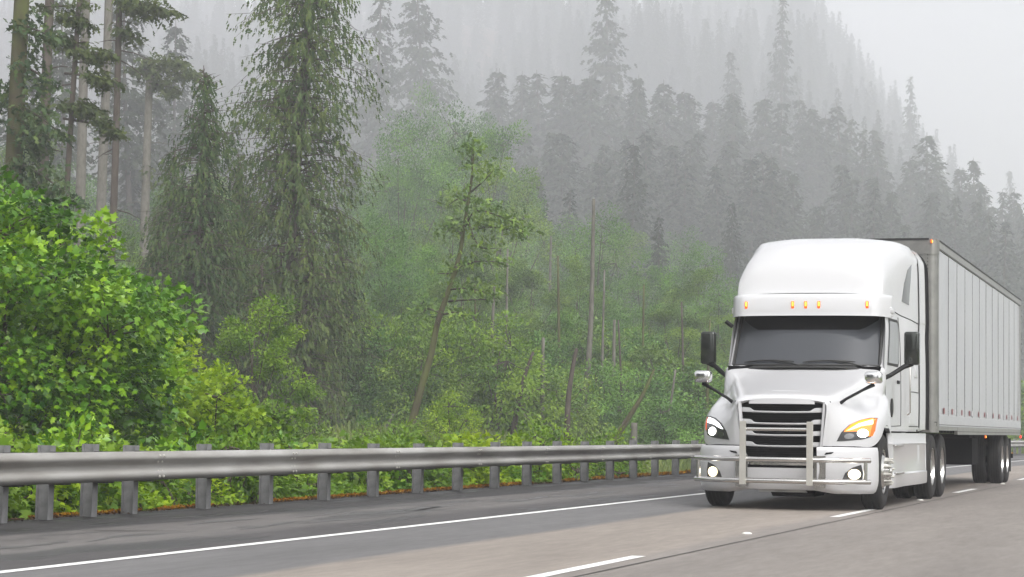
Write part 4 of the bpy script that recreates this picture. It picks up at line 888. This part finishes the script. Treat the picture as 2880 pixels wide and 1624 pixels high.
bl(3, 2080, 900, 135, 240, 'hazy tree mostly hidden by the truck hood', G1, 23)
bl(2, 700, 820, 115, 240, 'dark broadleaf tree in the shade between the two taller cedars', G1, 24)
bl(0, 400, 530, 171, 330, 'misty light tree behind the dark snag trunk', G1, 25)
bl(4, 235, 560, 176, 260, 'misty light crown between the slender trunk and the dark snag', G1, 26)
bl(1, 60, 330, 160, 260, 'misty greenery behind the two trunks at the left edge', G1, 27)
bl(2, 2800, 1130, 174, 380, 'blurred green tree seen past the rear of the trailer', G1, 28)
bl(4, 2890, 1060, 189, 300, 'blurred green tree at the right edge behind the trailer', G1, 29)
bl(0, 2300, 1000, 159, 400, 'tree hidden behind the truck cab', G1, 30); bl(1, 2560, 1000, 160, 400, 'tree hidden behind the trailer front', G1, 31)
bl(4, 960, 560, 202, 300, 'misty broad tree seen past the right flank of the tallest cedar', G1, 32)
bl(0, 1100, 500, 222, 300, 'misty tree between the tallest cedar and the pale misty crown', G1, 33)
bl(3, 330, 640, 112, 260, 'green tree filling the gap under the dark snag trunk', G1, 34)
bl(2, 150, 480, 175, 300, 'misty green tree behind the slender mossy trunk', G1, 35)
bl(1, 560, 480, 202, 300, 'misty light tree behind the shorter pointed cedar', G1, 36)
bl(4, 680, 560, 195, 320, 'misty light tree between the two tall cedars', G1, 37)
bl(5, 1300, 720, 118, 200, 'green tree just behind the crown of the leaning tree', G1, 38)
bl(3, 1120, 820, 112, 230, 'mid-green tree left of the foot of the leaning tree', G1, 39)
bl(0, 1240, 860, 116, 230, 'dull green tree behind the trunk of the leaning tree', G1, 40)
bl(4, 1370, 860, 122, 260, 'broad tree behind the thin dead trunk', G1, 41)
bl(1, 1480, 900, 118, 230, 'mid-green tree between the thin dead trunk and the yellow-green one', G1, 42)
bl(2, 1660, 900, 124, 250, 'dark tree behind the base of the tall pale trunk', G1, 43)
bl(5, 1880, 860, 130, 240, 'hazy green tree above the slim light-topped tree', G1, 44)
bl(0, 1780, 860, 136, 240, 'hazy green tree left of the slim light-topped tree', G1, 45)
bl(4, 1560, 640, 249, 320, 'misty tree behind the white snag', G1, 46)
bl(1, 1700, 660, 256, 300, 'misty tree right of the tall pale trunk top', G1, 47)
bl(2, 1870, 660, 263, 320, 'misty tree left of the truck roof', G1, 48)
bl(0, 1400, 600, 256, 300, 'misty tree below the faint crown', G1, 49)
bl(2, 1230, 300, 215, 360, 'tall pale green crown in the mist left of the leaning tree top', G1, 50)
bl(0, 1330, 350, 200, 330, 'tall pale green crown in the mist behind the leaning tree top', G1, 51)
bl(4, 1130, 400, 185, 330, 'tall pale green crown in the mist beside the tallest cedar', G1, 52)
bl(3, 1420, 480, 180, 300, 'pale green crown in the mist above the long arching bough', G1, 53)
bl(2, 1660, 600, 170, 300, 'dull misty crown around the top of the tall pale trunk', G1, 54)
bl(4, 1960, 700, 165, 280, 'dull misty crown left of the truck cab roof edge', G1, 55)
# undergrowth: one shrub for every gap at the foot of the trees
rs = np.random.RandomState(77)
SB = []
for i in range(4):
    t_, l_, *_ = broadleaf(H=3, R=1.9, zb=.1, seed=80+i, nl=11, nleaf=9000, size=.11, trunk_r=.04, dome=True, nc=9, clump=.34)
    SB.append((t_.mesh('trunk', M['bark'], fix=False), [np_mesh('crown', l_[0], l_[1], M[m_], l_[2]) for m_ in ('shrub', 'decid', 'olive')]))
def shrub(i, j, x, y, sx, sz, label, group=None, name='shrub'):
    o = empty(name, (x, y, zland(x, y)), rs.rand()*6.28); o.scale = (sx, sx, sz); tag(o, label, 'shrub', group); link('stem', SB[i][0], o); link('crown', SB[i][1][j], o); return o
ORD = 'first second third fourth fifth sixth seventh eighth ninth tenth eleventh twelfth thirteenth fourteenth fifteenth sixteenth seventeenth eighteenth nineteenth twentieth'.split()
def ordinal(n): return ORD[n] if n < 20 else ('twenty', 'thirty', 'forty')[(n+1)//10-2]+('-'+ORD[(n+1) % 10-1] if (n+1) % 10 else '-0')
for kk, px in enumerate(range(930, 2960, 52)):
    D = rs.uniform(93, 104)+(px > 1450)*rs.uniform(4, 16)+(px > 2300)*35; x, y, z = spot(px+rs.uniform(-20, 20), D); s = rs.uniform(.9, 1.5)
    shrub(rs.randint(4), rs.choice([1, 2, 2, 0]), x, y, s*1.1, s*rs.uniform(.8, 1.5), 'leafy shrub at the foot of the forest edge, '+ordinal(kk).replace('thirty-0', 'thirtieth').replace('forty-0', 'fortieth')+' from the left', 'shrubs along the forest edge')
for k in range(60):
    px = rs.uniform(930, 2300); D = rs.uniform(104, 150); x, y, z = spot(px, D); s = rs.uniform(1.1, 1.8)
    shrub(rs.randint(4), rs.choice([1, 2]), x, y, s, s*rs.uniform(.7, 1.1), 'dim understorey shrub between the forest trunks', 'understorey shrubs between the trunks')
for k in range(46):
    px = rs.uniform(-60, 960); D = rs.uniform(88, 160); x, y, z = spot(px, D); s = rs.uniform(1.3, 2.1)
    shrub(rs.randint(4), rs.choice([1, 2]), x, y, s, s*rs.uniform(.8, 1.3), 'misty understorey shrub under the cedars and bare trunks', 'understorey shrubs under the conifers')
# --- the leaning mossy tree and other single trunks
def trunk_line(pts, D, r0, r1, label, bark, name='bare_tree', cat='tree', limbs=(), leafspec=None, lm='olive', seed=1, spray=.34):
    b = np.array(at(pts[0][0], pts[0][1], D)); b[2] = zland(b[0], b[1])-.3; m = MB(); W = []
    for i, (px, py) in enumerate(pts): q = at(px, py, D+.0*i)-b; W.append(q)
    W = crom(np.array(W), 4); n = len(W); m.tube(W, [r0+(r1-r0)*i/(n-1) for i in range(n)], 9)
    o = empty(name, tuple(b)); tag(o, label, cat); link('trunk', m.mesh('trunk', M[bark], smooth=True, fix=False, ang=None), o)
    if limbs:
        rs_ = np.random.RandomState(seed); mb = MB(); P = []; Dd = []
        for (line, th, q) in limbs:
            L_ = crom(np.array([at(px, py, D+dd)-b for px, py, dd in line]), 5); mb.tube(L_, [.045*(1-.8*i/(len(L_)-1)) for i in range(len(L_))], 4, cap=False)
            k = int(q); t = rs_.rand(k)**.75*(len(L_)-1.001); j = t.astype(int); p = L_[j]+(L_[j+1]-L_[j])*(t-j)[:, None]
            P.append(p+rs_.normal(0, th, (k, 3))*[1, 1.3, .65]+[0, 0, .12]); Dd.append(rs_.normal(0, .7, (k, 3))+[.3, 0, -.3])
        P = np.concatenate(P); Dd = np.concatenate(Dd); l_ = leaves(P, Dd, unit(rs_.normal(0, .6, Dd.shape)+[0, 0, 1]), spray*rs_.uniform(.6, 1.3, len(P)), 'spray', np.clip(rs_.normal(.62, .22, len(P)), 0, 1), rs_)
        link('limb', mb.mesh('limb', M['bark'], fix=False), o); link('crown', np_mesh('crown', l_[0], l_[1], M[lm], l_[2]), o)
    return o
lim = [([(1308, 640, 0), (1335, 595, -.5), (1380, 600, -1), (1440, 625, -1.2), (1485, 668, -1.5)], .30, 300), ([(1318, 645, 0), (1390, 640, -.5), (1450, 652, -1)], .28, 150), ([(1325, 540, 0), (1365, 505, -.5), (1395, 470, -.6)], .28, 110),
       ([(1330, 500, 0), (1326, 440, 0), (1330, 415, 0)], .30, 150), ([(1322, 570, 0), (1290, 560, .5), (1258, 580, .6)], .3, 110), ([(1300, 660, 0), (1270, 640, .6), (1250, 665, .8)], .3, 100),
       ([(1290, 750, 0), (1350, 735, -.8), (1420, 740, -1.2)], .25, 130), ([(1280, 770, 0), (1230, 770, .5)], .3, 60), ([(1262, 815, 0), (1320, 812, -.6), (1390, 830, -1.)], .3, 190), ([(1262, 848, 0), (1300, 845, -.6), (1370, 842, -1), (1400, 838, -1)], .12, 50),
       ([(1245, 885, 0), (1290, 880, -1.), (1315, 915, -1.2)], .2, 70), ([(1240, 880, 0), (1200, 870, .6), (1180, 900, .8)], .3, 100), ([(1310, 600, 0), (1345, 690, -.5), (1400, 700, -.6)], .26, 90)]
t_o = trunk_line([(1128, 1290), (1158, 1190), (1185, 1090), (1212, 1000), (1232, 905), (1268, 800), (1292, 720), (1305, 640), (1318, 560), (1328, 490), (1332, 430)], 84, .17, .03, 'crooked mossy tree leaning right with one long arching bough and a tufted tip', 'barkmoss', 'leaning_tree', 'tree', lim, seed=4, lm='olive')
trunk_line([(1072, 1262), (1085, 1215), (1105, 1165)], 93, .12, .06, 'short pale slanting trunk left of the leaning mossy tree', 'barkpale')
trunk_line([(1642, 1240), (1645, 1130), (1655, 1020), (1662, 900), (1666, 780), (1668, 660), (1670, 560)], 104, .17, .07, 'tall straight pale trunk standing clear in the middle of the woods', 'barkpale')
trunk_line([(1372, 1240), (1378, 1120), (1383, 980), (1388, 850), (1390, 800)], 101, .10, .06, 'thin pale dead trunk right of the leaning mossy tree', 'barkpale')
trunk_line([(1546, 860), (1548, 740), (1550, 664)], 175, .13, .08, 'short white snag standing in the mist between the crowns', 'barkpale')
trunk_line([(1722, 1200), (1725, 1090), (1727, 960), (1728, 900)], 112, .11, .07, 'grey trunk just right of the tall pale trunk', 'barkpale')
trunk_line([(1440, 1240), (1455, 1150), (1475, 1060), (1500, 990)], 94, .13, .06, 'dark slanting trunk between the thin dead trunk and the pale one', 'bark')
trunk_line([(1595, 1240), (1598, 1130), (1610, 1040), (1622, 980)], 93, .14, .07, 'dark forked trunk under the low tree beside the pale trunk', 'bark')
trunk_line([(1712, 1262), (1765, 1180), (1808, 1110), (1840, 1040)], 97, .16, .05, 'dark mossy trunk leaning steeply to the right near the truck', 'barkmoss')
trunk_line([(1782, 1290), (1783, 1240), (1784, 1190)], 92, .16, .13, 'short broken grey stump by the forest edge', 'barkpale', 'tree_stump', 'stump')
trunk_line([(1524, 1240), (1526, 1100), (1528, 950)], 97, .10, .07, 'thin grey trunk between two dark slanting trunks', 'barkpale')
for k, (px, ytop, D, r, ln) in enumerate([(1275, 960, 104, .09, 14), (1345, 800, 108, .08, -10), (1420, 700, 113, .10, 8), (1500, 1010, 102, .08, 22), (1575, 720, 112, .11, -6), (1690, 760, 110, .09, 10), (1755, 900, 106, .08, -16), (1805, 800, 116, .10, 6), (1870, 1040, 103, .09, 30), (1925, 850, 112, .09, -8), (1985, 900, 108, .10, 12), (1210, 1000, 101, .07, -12)]):
    trunk_line([(px, 1250), (px+ln*.4, (1250+ytop)/2+20), (px+ln, ytop)], D, r, r*.5, ('slim dark trunk', 'slim mossy trunk', 'slim grey trunk')[k % 3]+' among the shrubs of the forest edge, '+ordinal(sorted([1275, 1345, 1420, 1500, 1575, 1690, 1755, 1805, 1870, 1925, 1985, 1210]).index(px))+' of twelve from the left', ('bark', 'barkmoss', 'barkpale')[k % 3])
# --- firs of the hillside
FR = []
for i, (H, nb, pr) in enumerate([(36, 420, [(0, 3.2), (.25, 4.6), (.5, 3.9), (.75, 2.3), (1, .1)]), (36, 380, [(0, 1.6), (.3, 4.0), (.55, 3.9), (.8, 1.9), (1, .1)]), (36, 430, [(0, 2.6), (.2, 4.4), (.45, 3.4), (.7, 2.0), (1, .1)]), (36, 320, [(0, 2.4), (.35, 3.1), (.6, 2.9), (.85, 1.3), (1, .1)])]):
    t_, l_ = conifer(H, [5, 12, 3, 9][i], pr, nb, 120+i, spray=1.0, dens=5.0, rise=.14, droop=.42, hang=.85, tpl='spray', trunk_r=.30, limb=False, width=1.0, bare=.03)
    FR.append((t_.mesh('trunk', M['bark'], smooth=True, fix=False, ang=None), np_mesh('crown', l_[0], l_[1], M['fir'], l_[2])))
def fir(i, x, y, H, label, group, wide=1.):
    o = empty('fir_tree', (x, y, zland(x, y)), rs.rand()*6.28); s = H/36; o.scale = (s*wide, s*wide, s); tag(o, label, 'tree', group); link('trunk', FR[i][0], o); link('crown', FR[i][1], o); return o
def firpx(i, px, top, D, label, group='single firs that stand out in the mist', wide=1.): x, y, z = spot(px, D); return fir(i, x, y, tall_to(px, top, D), label, group, wide)
firpx(0, 2045, 560, 325, 'dark pointed fir in the mist just left of the truck cab roof', wide=1.1)
firpx(2, 2185, -25, 784, 'giant faded fir whose tip reaches the top of the picture above the truck', wide=1.05)
firpx(1, 2040, 130, 766, 'faded fir left of the giant one with a blunt top')

firpx(2, 2565, 200, 1021, 'faint slim spire on the skyline above the trailer front')

firpx(0, 2830, 470, 1130, 'faint fir at the right edge of the skyline')
firpx(1, 1690, -60, 675, 'broad dim fir rising out of sight right of the misty green crowns', wide=1.2)

firpx(1, 1790, 200, 547, 'dim blunt fir between the pale trunk and the truck roof', wide=1.2)
firpx(0, 1760, 390, 338, 'darker fir in the mist above the tall pale trunk', wide=1.3)



firpx(1, 1140, -120, 601, 'ghostly tall fir right of the tallest cedar', wide=1.2)
firpx(3, 1030, -100, 547, 'ghostly trunk and drooping boughs next to the tallest cedar', wide=1.1)

firpx(0, 480, 40, 338, 'ghostly spreading fir above the shorter cedar', wide=1.4)

firpx(3, 350, -120, 264, 'ghostly fir behind the dark snag trunk', wide=1.3)
firpx(2, 130, -60, 241, 'ghostly fir behind the slender trunk', wide=1.2)
firpx(0, 640, 330, 276, 'dim fir low between the cedars', wide=1.3); firpx(1, 20, 60, 218, 'dim fir at the left edge behind the mossy trunk', wide=1.2)
firpx(0, 2420, 520, 547, 'dim fir behind the trailer front edge', wide=1.4); firpx(3, 1860, 600, 253, 'dim lower fir left of the pointed dark fir', wide=1.3)
hill = []; rs = np.random.RandomState(5)
for (r0, r1, st) in ((285, 760, 11.0), (760, 1250, 13.), (1250, 1720, 17.)):
    for gx in np.arange(-r1*.56, -30, st):
        for gy in np.arange(r0*.8, r1, st):
            x, y = gx+rs.uniform(-.48, .48)*st, gy+rs.uniform(-.48, .48)*st; R = sqrt(x*x+y*y); a = math.degrees(atan2(-x, y))
            if not (r0 <= R < r1 and 2.2 < a < 33.5) or (R < 540 and a < 16) or x > -33+float(bend(min(y, 400))): continue
            if rs.rand() < .08 + .25*(wob(x, y, 40, 9) > .62): continue
            hill.append((x, y, R))
hill.sort(key=lambda h: h[2])
for px in np.arange(1360, 2900, 26):
    for D_, y0, y1 in ((440, 450, 640), (600, 235, 500)):
        px_ = px+rs.uniform(-14, 14); D = D_+rs.uniform(-35, 45); top = float(np.interp(px_, [1360, 1700, 2100, 2500, 2900], [y0-20, y0-60, y0+10, y0+(y1-y0)*.75, y1+40]))+rs.uniform(-95, 75)
        x, y, z = spot(px_, D)
        if x > -32+float(bend(y)): continue
        fir(rs.randint(4), x, y, float(np.clip(tall_to(px_, top, D), 14, 78)), 'broad dim fir in the dense grey wood between the forest edge and the hillside', 'dense firs below the foggy hillside', rs.uniform(1.35, 1.9))
lab = ['misty fir on the lower hillside fading into the fog', 'faint fir on the middle of the hillside fading into the fog']
for k, (x, y, R) in enumerate(hill[:150]):
    fir(rs.randint(4), x, y, (rs.uniform(20, 32) if R < 430 else rs.uniform(34, 52)), lab[0], 'firs on the foggy hillside', rs.uniform(1.2, 1.7))
# beyond those the wood reads as one mass: instances of the same crowns on points
rest = hill[150:]
rest += [(q if q < -14 else q+22, rs.uniform(-138, -55), 0) for q in rs.uniform(-110, 10, 95)]  # unseen firs behind the camera, added to darken reflections on the truck
pts = np.array([[x, y, zland(x, y)-1] for x, y, _ in rest]); me = bpy.data.meshes.new('forest'); me.from_pydata([tuple(p) for p in pts], [], [])
a_ = me.attributes.new('size', 'FLOAT', 'POINT'); a_.data.foreach_set('value', rs.uniform(1.0, 1.6, len(rest)).astype(np.float32))
fo = link('forest', me); tag(fo, kind='stuff')
ng = bpy.data.node_groups.new('forest_points', 'GeometryNodeTree'); ng.interface.new_socket('Geometry', in_out='INPUT', socket_type='NodeSocketGeometry'); ng.interface.new_socket('Geometry', in_out='OUTPUT', socket_type='NodeSocketGeometry')
N = ng.nodes; L = ng.links; gi = N.new('NodeGroupInput'); go = N.new('NodeGroupOutput'); jn = N.new('GeometryNodeJoinGeometry')
srcs = [c for c in COL.objects if c.name.startswith('crown') and c.data in [f[1] for f in FR]]
seen = {}
for c in srcs: seen.setdefault(c.data.name, c)
rnd = N.new('FunctionNodeRandomValue'); rnd.data_type = 'INT'; [s for s in rnd.inputs if s.name == 'Max' and s.type == 'INT'][0].default_value = 3
ro = N.new('FunctionNodeRandomValue'); ro.data_type = 'FLOAT_VECTOR'; ro.inputs['Max'].default_value = (0, 0, 6.28)
na = N.new('GeometryNodeInputNamedAttribute'); na.data_type = 'FLOAT'; na.inputs['Name'].default_value = 'size'
inst = N.new('GeometryNodeInstanceOnPoints'); gti = N.new('GeometryNodeGeometryToInstance')
for c in seen.values():
    oi = N.new('GeometryNodeObjectInfo'); oi.inputs['Object'].default_value = c; oi.transform_space = 'ORIGINAL'; oi.inputs['As Instance'].default_value = True; L.new(oi.outputs['Geometry'], jn.inputs[0])
L.new(gi.outputs[0], inst.inputs['Points']); L.new(jn.outputs[0], inst.inputs['Instance']); inst.inputs['Pick Instance'].default_value = True
L.new([s for s in rnd.outputs if s.type == 'INT'][0], inst.inputs['Instance Index']); L.new(ro.outputs[0], inst.inputs['Rotation']); L.new([s for s in na.outputs if s.name == 'Attribute' and s.enabled][0], inst.inputs['Scale']); L.new(inst.outputs[0], go.inputs[0])
md = fo.modifiers.new('forest_points', 'NODES'); md.node_group = ng

# ------------------------------------------------------------------ bushes behind the guardrail
LEAFM = []
def near_tree(name, px, D, H, R, zb, seed, nleaf, size, tpl, lm, label, cat, nparts=0, loc=None, tint=(.5, .22), bark='bark', **k):
    x, y, z = loc or spot(px, D); tr, lv, P, Dn, Nn = broadleaf(H, R, zb, seed, nleaf=nleaf, size=size, tpl=tpl, **k)
    o = empty(name, (x, y, z)); tag(o, label, cat); link('trunk', tr.mesh('trunk', M[bark], smooth=True, fix=False, ang=None), o)
    T, F = TPL[tpl]; nv, nf = len(T), len(F); V, Fa, ti = lv; keep = np.ones(len(P), bool)
    if nparts: # the leaves that show largest are pieces of their own
        W = P+np.array([x, y, z])-CC; dep = W@CF_; sx_ = 1440+FPX*(W@CR_)/dep; sy_ = 812-FPX*(W@CU_)/dep
        score = dep+np.where((sx_ > 10) & (sx_ < 2870) & (sy_ > 10) & (sy_ < 1240), 0, 99); pick = np.argsort(score)[:nparts*2][::2]; keep[pick] = False
        for i in pick:
            if i % 1 == 0:
                b = (ti[i*nf]*6).astype(int) if hasattr(ti[i*nf], 'astype') else int(ti[i*nf]*6); b = min(max(int(b), 0), 5)
                key = (tpl, lm, b)
                if key not in LM: LM[key] = np_mesh('leaf', T*.9, np.array(F), M[lm], np.full(nf, (b+.5)/6+.05))
                xa = unit(Dn[i]); ya = unit(np.cross(Nn[i], xa)); za = np.cross(xa, ya); sz = size*1.02
                l_ = link('leaf', LM[key], o); l_.matrix_local = Matrix(((xa[0]*sz, ya[0]*sz, za[0]*sz, P[i][0]), (xa[1]*sz, ya[1]*sz, za[1]*sz, P[i][1]), (xa[2]*sz, ya[2]*sz, za[2]*sz, P[i][2]), (0, 0, 0, 1)))
    kf = np.repeat(keep, nf); c = link('crown', np_mesh('crown', V, Fa[kf], M[lm], ti[kf]), o)
    if nparts: c['kind'] = 'stuff'
    return o
LM = {}
near_tree('maple_tree', -20, 34.5, 5.35, 2.5, .3, 201, 32000, .125, 'maple', 'maple', 'big dark green maple filling the left side behind the guardrail', 'tree', 290, nl=26, nc=12, clump=.32, trunk_r=.07)
near_tree('maple_tree', 285, 37.0, 4.5, 1.45, .2, 202, 13500, .12, 'maple', 'maple', 'smaller maple leaning out from the right side of the big dark maple', 'tree', 0, nl=15, nc=11, clump=.36, trunk_r=.06)
near_tree('maple_tree', 425, 42.5, 4.0, 1.3, .2, 203, 9000, .115, 'maple', 'bright', 'light yellow-green maple sapling sloping down right of the two darker maples', 'tree', 0, nl=13, nc=10, clump=.36, trunk_r=.05)
near_tree('bush', 60, 29.5, 2.3, 1.15, .1, 204, 5200, .085, 'leaf', 'bright', 'yellow-green feathery bush at the lower left just above the rail', 'bush', 0, nl=13, nc=10, clump=.33, trunk_r=.03, dome=True, squash=.5)
near_tree('bush', 585, 40, 3.1, 1.4, .1, 205, 8000, .10, 'maple', 'bright', 'bright maple bush with reaching twigs left of the round bush', 'bush', 0, nl=12, nc=9, clump=.34, trunk_r=.04, dome=True)
near_tree('bush', 745, 42, 2.7, 1.25, .1, 206, 6000, .09, 'maple', 'shrub', 'low reaching bush below the round bush just above the rail', 'bush', 0, nl=12, nc=8, clump=.34, trunk_r=.03, dome=True)
near_tree('bush', 720, 60, 4.6, 1.3, .2, 207, 14000, .10, 'leaf', 'shrub', 'round green bush with a domed top in front of the tallest cedar', 'bush', 0, nl=17, nc=11, clump=.30, trunk_r=.05)
near_tree('bush', 860, 54, 1.9, 1.1, .1, 208, 4200, .08, 'leaf', 'olive', 'small greyish bush right of the round bush', 'bush', 0, nl=12, nc=9, clump=.33, trunk_r=.03, dome=True)
near_tree('bush', 180, 31.5, 1.9, .95, .1, 209, 2600, .11, 'maple', 'shrub', 'leafy bush in front of the big dark maple trunk', 'bush', 0, nl=11, nc=9, clump=.35, trunk_r=.03, dome=True)
near_tree('bush', 1258, 74, 2.35, 1.15, .1, 210, 6500, .09, 'leaf', 'bright', 'bright yellow-green bush standing alone in front of the woods', 'bush', 0, nl=12, nc=10, clump=.33, trunk_r=.04, dome=True)
near_tree('bush', 1090, 70, 1.5, 1.3, .1, 211, 5200, .09, 'leaf', 'shrub', 'low green bush left of the bright lone bush', 'bush', 0, nl=12, nc=9, clump=.33, trunk_r=.03, dome=True)
rs = np.random.RandomState(31); NB = []
for i in range(4):
    t_, l_, *_ = broadleaf(H=1.25, R=.85, zb=.05, seed=230+i, nl=9, nc=8, nleaf=1900, size=.085 if i % 2 else .105, tpl='leaf' if i % 2 else 'maple', trunk_r=.02, dome=True, clump=.36)
    NB.append((t_.mesh('stem', M['bark'], fix=False), [np_mesh('crown', l_[0], l_[1], M[q], l_[2]) for q in ('shrub', 'bright', 'maple')]))
gaps = sorted(ypost); gaps = [g for g in gaps if 16 < g < 50]
for gi in range(len(gaps)-1):
    ya, yb = gaps[gi], gaps[gi+1]; nb_ = 2 if yb-ya > 1.2 else 1
    for row in range(2):
        for h in range(nb_):
            yy = ya+(yb-ya)*(h+.5)/nb_+rs.uniform(-.15, .15); x = -13.05-row*1.25+rs.uniform(-.25, .25)+float(bend(yy)); i = rs.randint(4); j = rs.choice([0, 0, 1, 1, 2]); s = rs.uniform(.85, 1.2)*(1.0 if row == 0 else 1.3)*(1 if nb_ == 2 else 1.1)
            o = empty('low_bush', (x, yy, zland(x, yy)-.03), rs.rand()*6.28); o.scale = (s, s, s*rs.uniform(.85, 1.08))
            tag(o, ('leafy', 'yellow-green', 'dark green')[j]+' bush below the rail in the '+ordinal(gi)+' gap between posts'+((', left half' if h == 0 else ', right half') if nb_ == 2 else '')+(', nearer row' if row == 0 else ', farther row'), 'bush', 'low bushes behind the guardrail posts'); link('stem', NB[i][0], o); link('crown', NB[i][1][j], o)
# grass on the verge and in the meadow
def blades(n, xr, yr, h, seed, name, mm, wdt=.05, edge=None):
    rs_ = np.random.RandomState(seed); y = yr[0]+(yr[1]-yr[0])*rs_.rand(n)**1.25; t = rs_.rand(n); lo, hi = xr(y); x = lo+(hi-lo)*t; z = land(x, y); P = np.stack([x, y, z-.02], 1)
    D = unit(np.stack([rs_.normal(0, .35, n), rs_.normal(0, .35, n), np.ones(n)], 1)); nr = unit(np.stack([rs_.normal(0, 1, n), rs_.normal(0, 1, n), .1*np.ones(n)], 1))
    big = (1+ (y-30)/60*.8); l_ = leaves(P, D, nr, h*rs_.uniform(.5, 1.3, n)*np.clip(big, .8, 2), 'leaf', np.clip(rs_.normal(.5, .25, n), 0, 1), rs_, wdt/h*2)
    tag(link(name, np_mesh(name, l_[0], l_[1], M[mm], l_[2])), kind='stuff')
blades(52000, lambda y: (-33+bend(y), -12.6+bend(y)), (44, 150), .34, 3, 'meadow_grass', 'grass', .06)
blades(9000, lambda y: (-13.3+bend(y), -12.05+bend(y)), (16, 90), .12, 4, 'verge_grass', 'grass', .03)
# orange moss and litter on the pavement edge under the posts
rs = np.random.RandomState(9); n = 60000; y = 14+106*rs.rand(n)**1.3; x = -11.94+bend(y)+rs.normal(0, .020, n)+.015*np.sin(y*1.7)+.01*np.sin(y*7.1); cov = (np.sin(y*.9)+np.sin(y*2.3+1)+.9*np.sin(y*.37+2)+.5*np.sin(y*6.1)) > -.9
x, y = x[cov], y[cov]; n = len(x); P = np.stack([x, y, -.005+.030*rs.rand(n)*np.exp(-((x+11.93-bend(y))/.06)**2)], 1)
l_ = leaves(P, unit(rs.normal(0, 1, (n, 3))+[0, 0, .6]), unit(rs.normal(0, 1, (n, 3))), .028*rs.uniform(.5, 1.4, n)*np.clip(y/24, 1, 3), 'leaf', rs.rand(n), rs, 1.2)
tag(link('moss', np_mesh('moss', l_[0], l_[1], M['moss'], l_[2])), kind='stuff')
M['litter'] = leaf_mat('brown_litter', (.03, .018, .010), (.07, .04, .022), (.13, .08, .045), .05, .9, .1)
n = 9000; y = 14+90*rs.rand(n)**1.3; x = -11.84+bend(y)+rs.normal(0, .07, n); x = np.clip(x, -12, -11.3+bend(y)); P = np.stack([x, y, .006+.01*rs.rand(n)], 1)
l_ = leaves(P, unit(rs.normal(0, 1, (n, 3))*[1, 1, .2]), unit(rs.normal(0, .4, (n, 3))+[0, 0, 1]), .045*rs.uniform(.4, 1.4, n), 'leaf', rs.rand(n), rs, .8)
tag(link('leaf_litter', np_mesh('leaf_litter', l_[0], l_[1], M['litter'], l_[2])), kind='stuff')
# --- wire fence in the meadow
M['tpost'] = mat('green_steel_post', (.05, .06, .04), .6); M['ptip'] = mat('pale_post_tip', (.62, .68, .42), .6); M['wire'] = mat('galvanised_wire', (.30, .33, .30), .5, .5)
fp = [(1060, 1380, 36.5), (1131, 1364, 38.6), (1215, 1346, 43.6), (1290, 1331, 49), (1366, 1319, 54), (1439, 1309, 60), (1497, 1302, 65), (1554, 1295, 70), (1645, 1288, 78), (1735, 1281, 90), (1830, 1276, 104), (1930, 1272, 122)]
fw = [at(*q) for q in fp]; fe = empty('wire_fence', tuple(fw[0])); tag(fe, 'low wire fence on thin steel posts with pale tips crossing the meadow behind the guardrail', 'fence'); o0 = fw[0]
for i, p in enumerate(fw):
    zb = zland(p[0], p[1])-.2-o0[2]; q = p-o0; m = MB(); w_ = .022; m.box(q[0]-w_, q[0]+w_, q[1]-.02, q[1]+.02, zb, q[2]-.13); po = m.build('post', M['tpost'], fe)
    MB().box(q[0]-w_*1.1, q[0]+w_*1.1, q[1]-.022, q[1]+.022, q[2]-.13, q[2]).build('post_tip', M['ptip'], po)
for k in range(5):
    L_ = [p-o0-[0, 0, .10+.20*k] for p in fw]; pts_ = []
    for a, b in zip(L_[:-1], L_[1:]): pts_ += [a, (a+b)/2-[0, 0, .03]]
    MB().tube(pts_+[L_[-1]], .007, 4).build('wire', M['wire'], fe)
# ------------------------------------------------------------------ haze
hz = MB(); hz.box(-1180, 285, -160, 2060, -5, 400)
hm = bpy.data.materials.new('haze'); hm.use_nodes = True; t = hm.node_tree; t.nodes.clear()
ho = t.nodes.new('ShaderNodeOutputMaterial'); pv = t.nodes.new('ShaderNodeVolumePrincipled')
pv.inputs['Color'].default_value = (.945, .955, 1, 1); pv.inputs['Density'].default_value = .0010; pv.inputs['Anisotropy'].default_value = .0
t.links.new(pv.outputs[0], ho.inputs['Volume'])
tag(hz.build('haze', hm), kind='stuff')
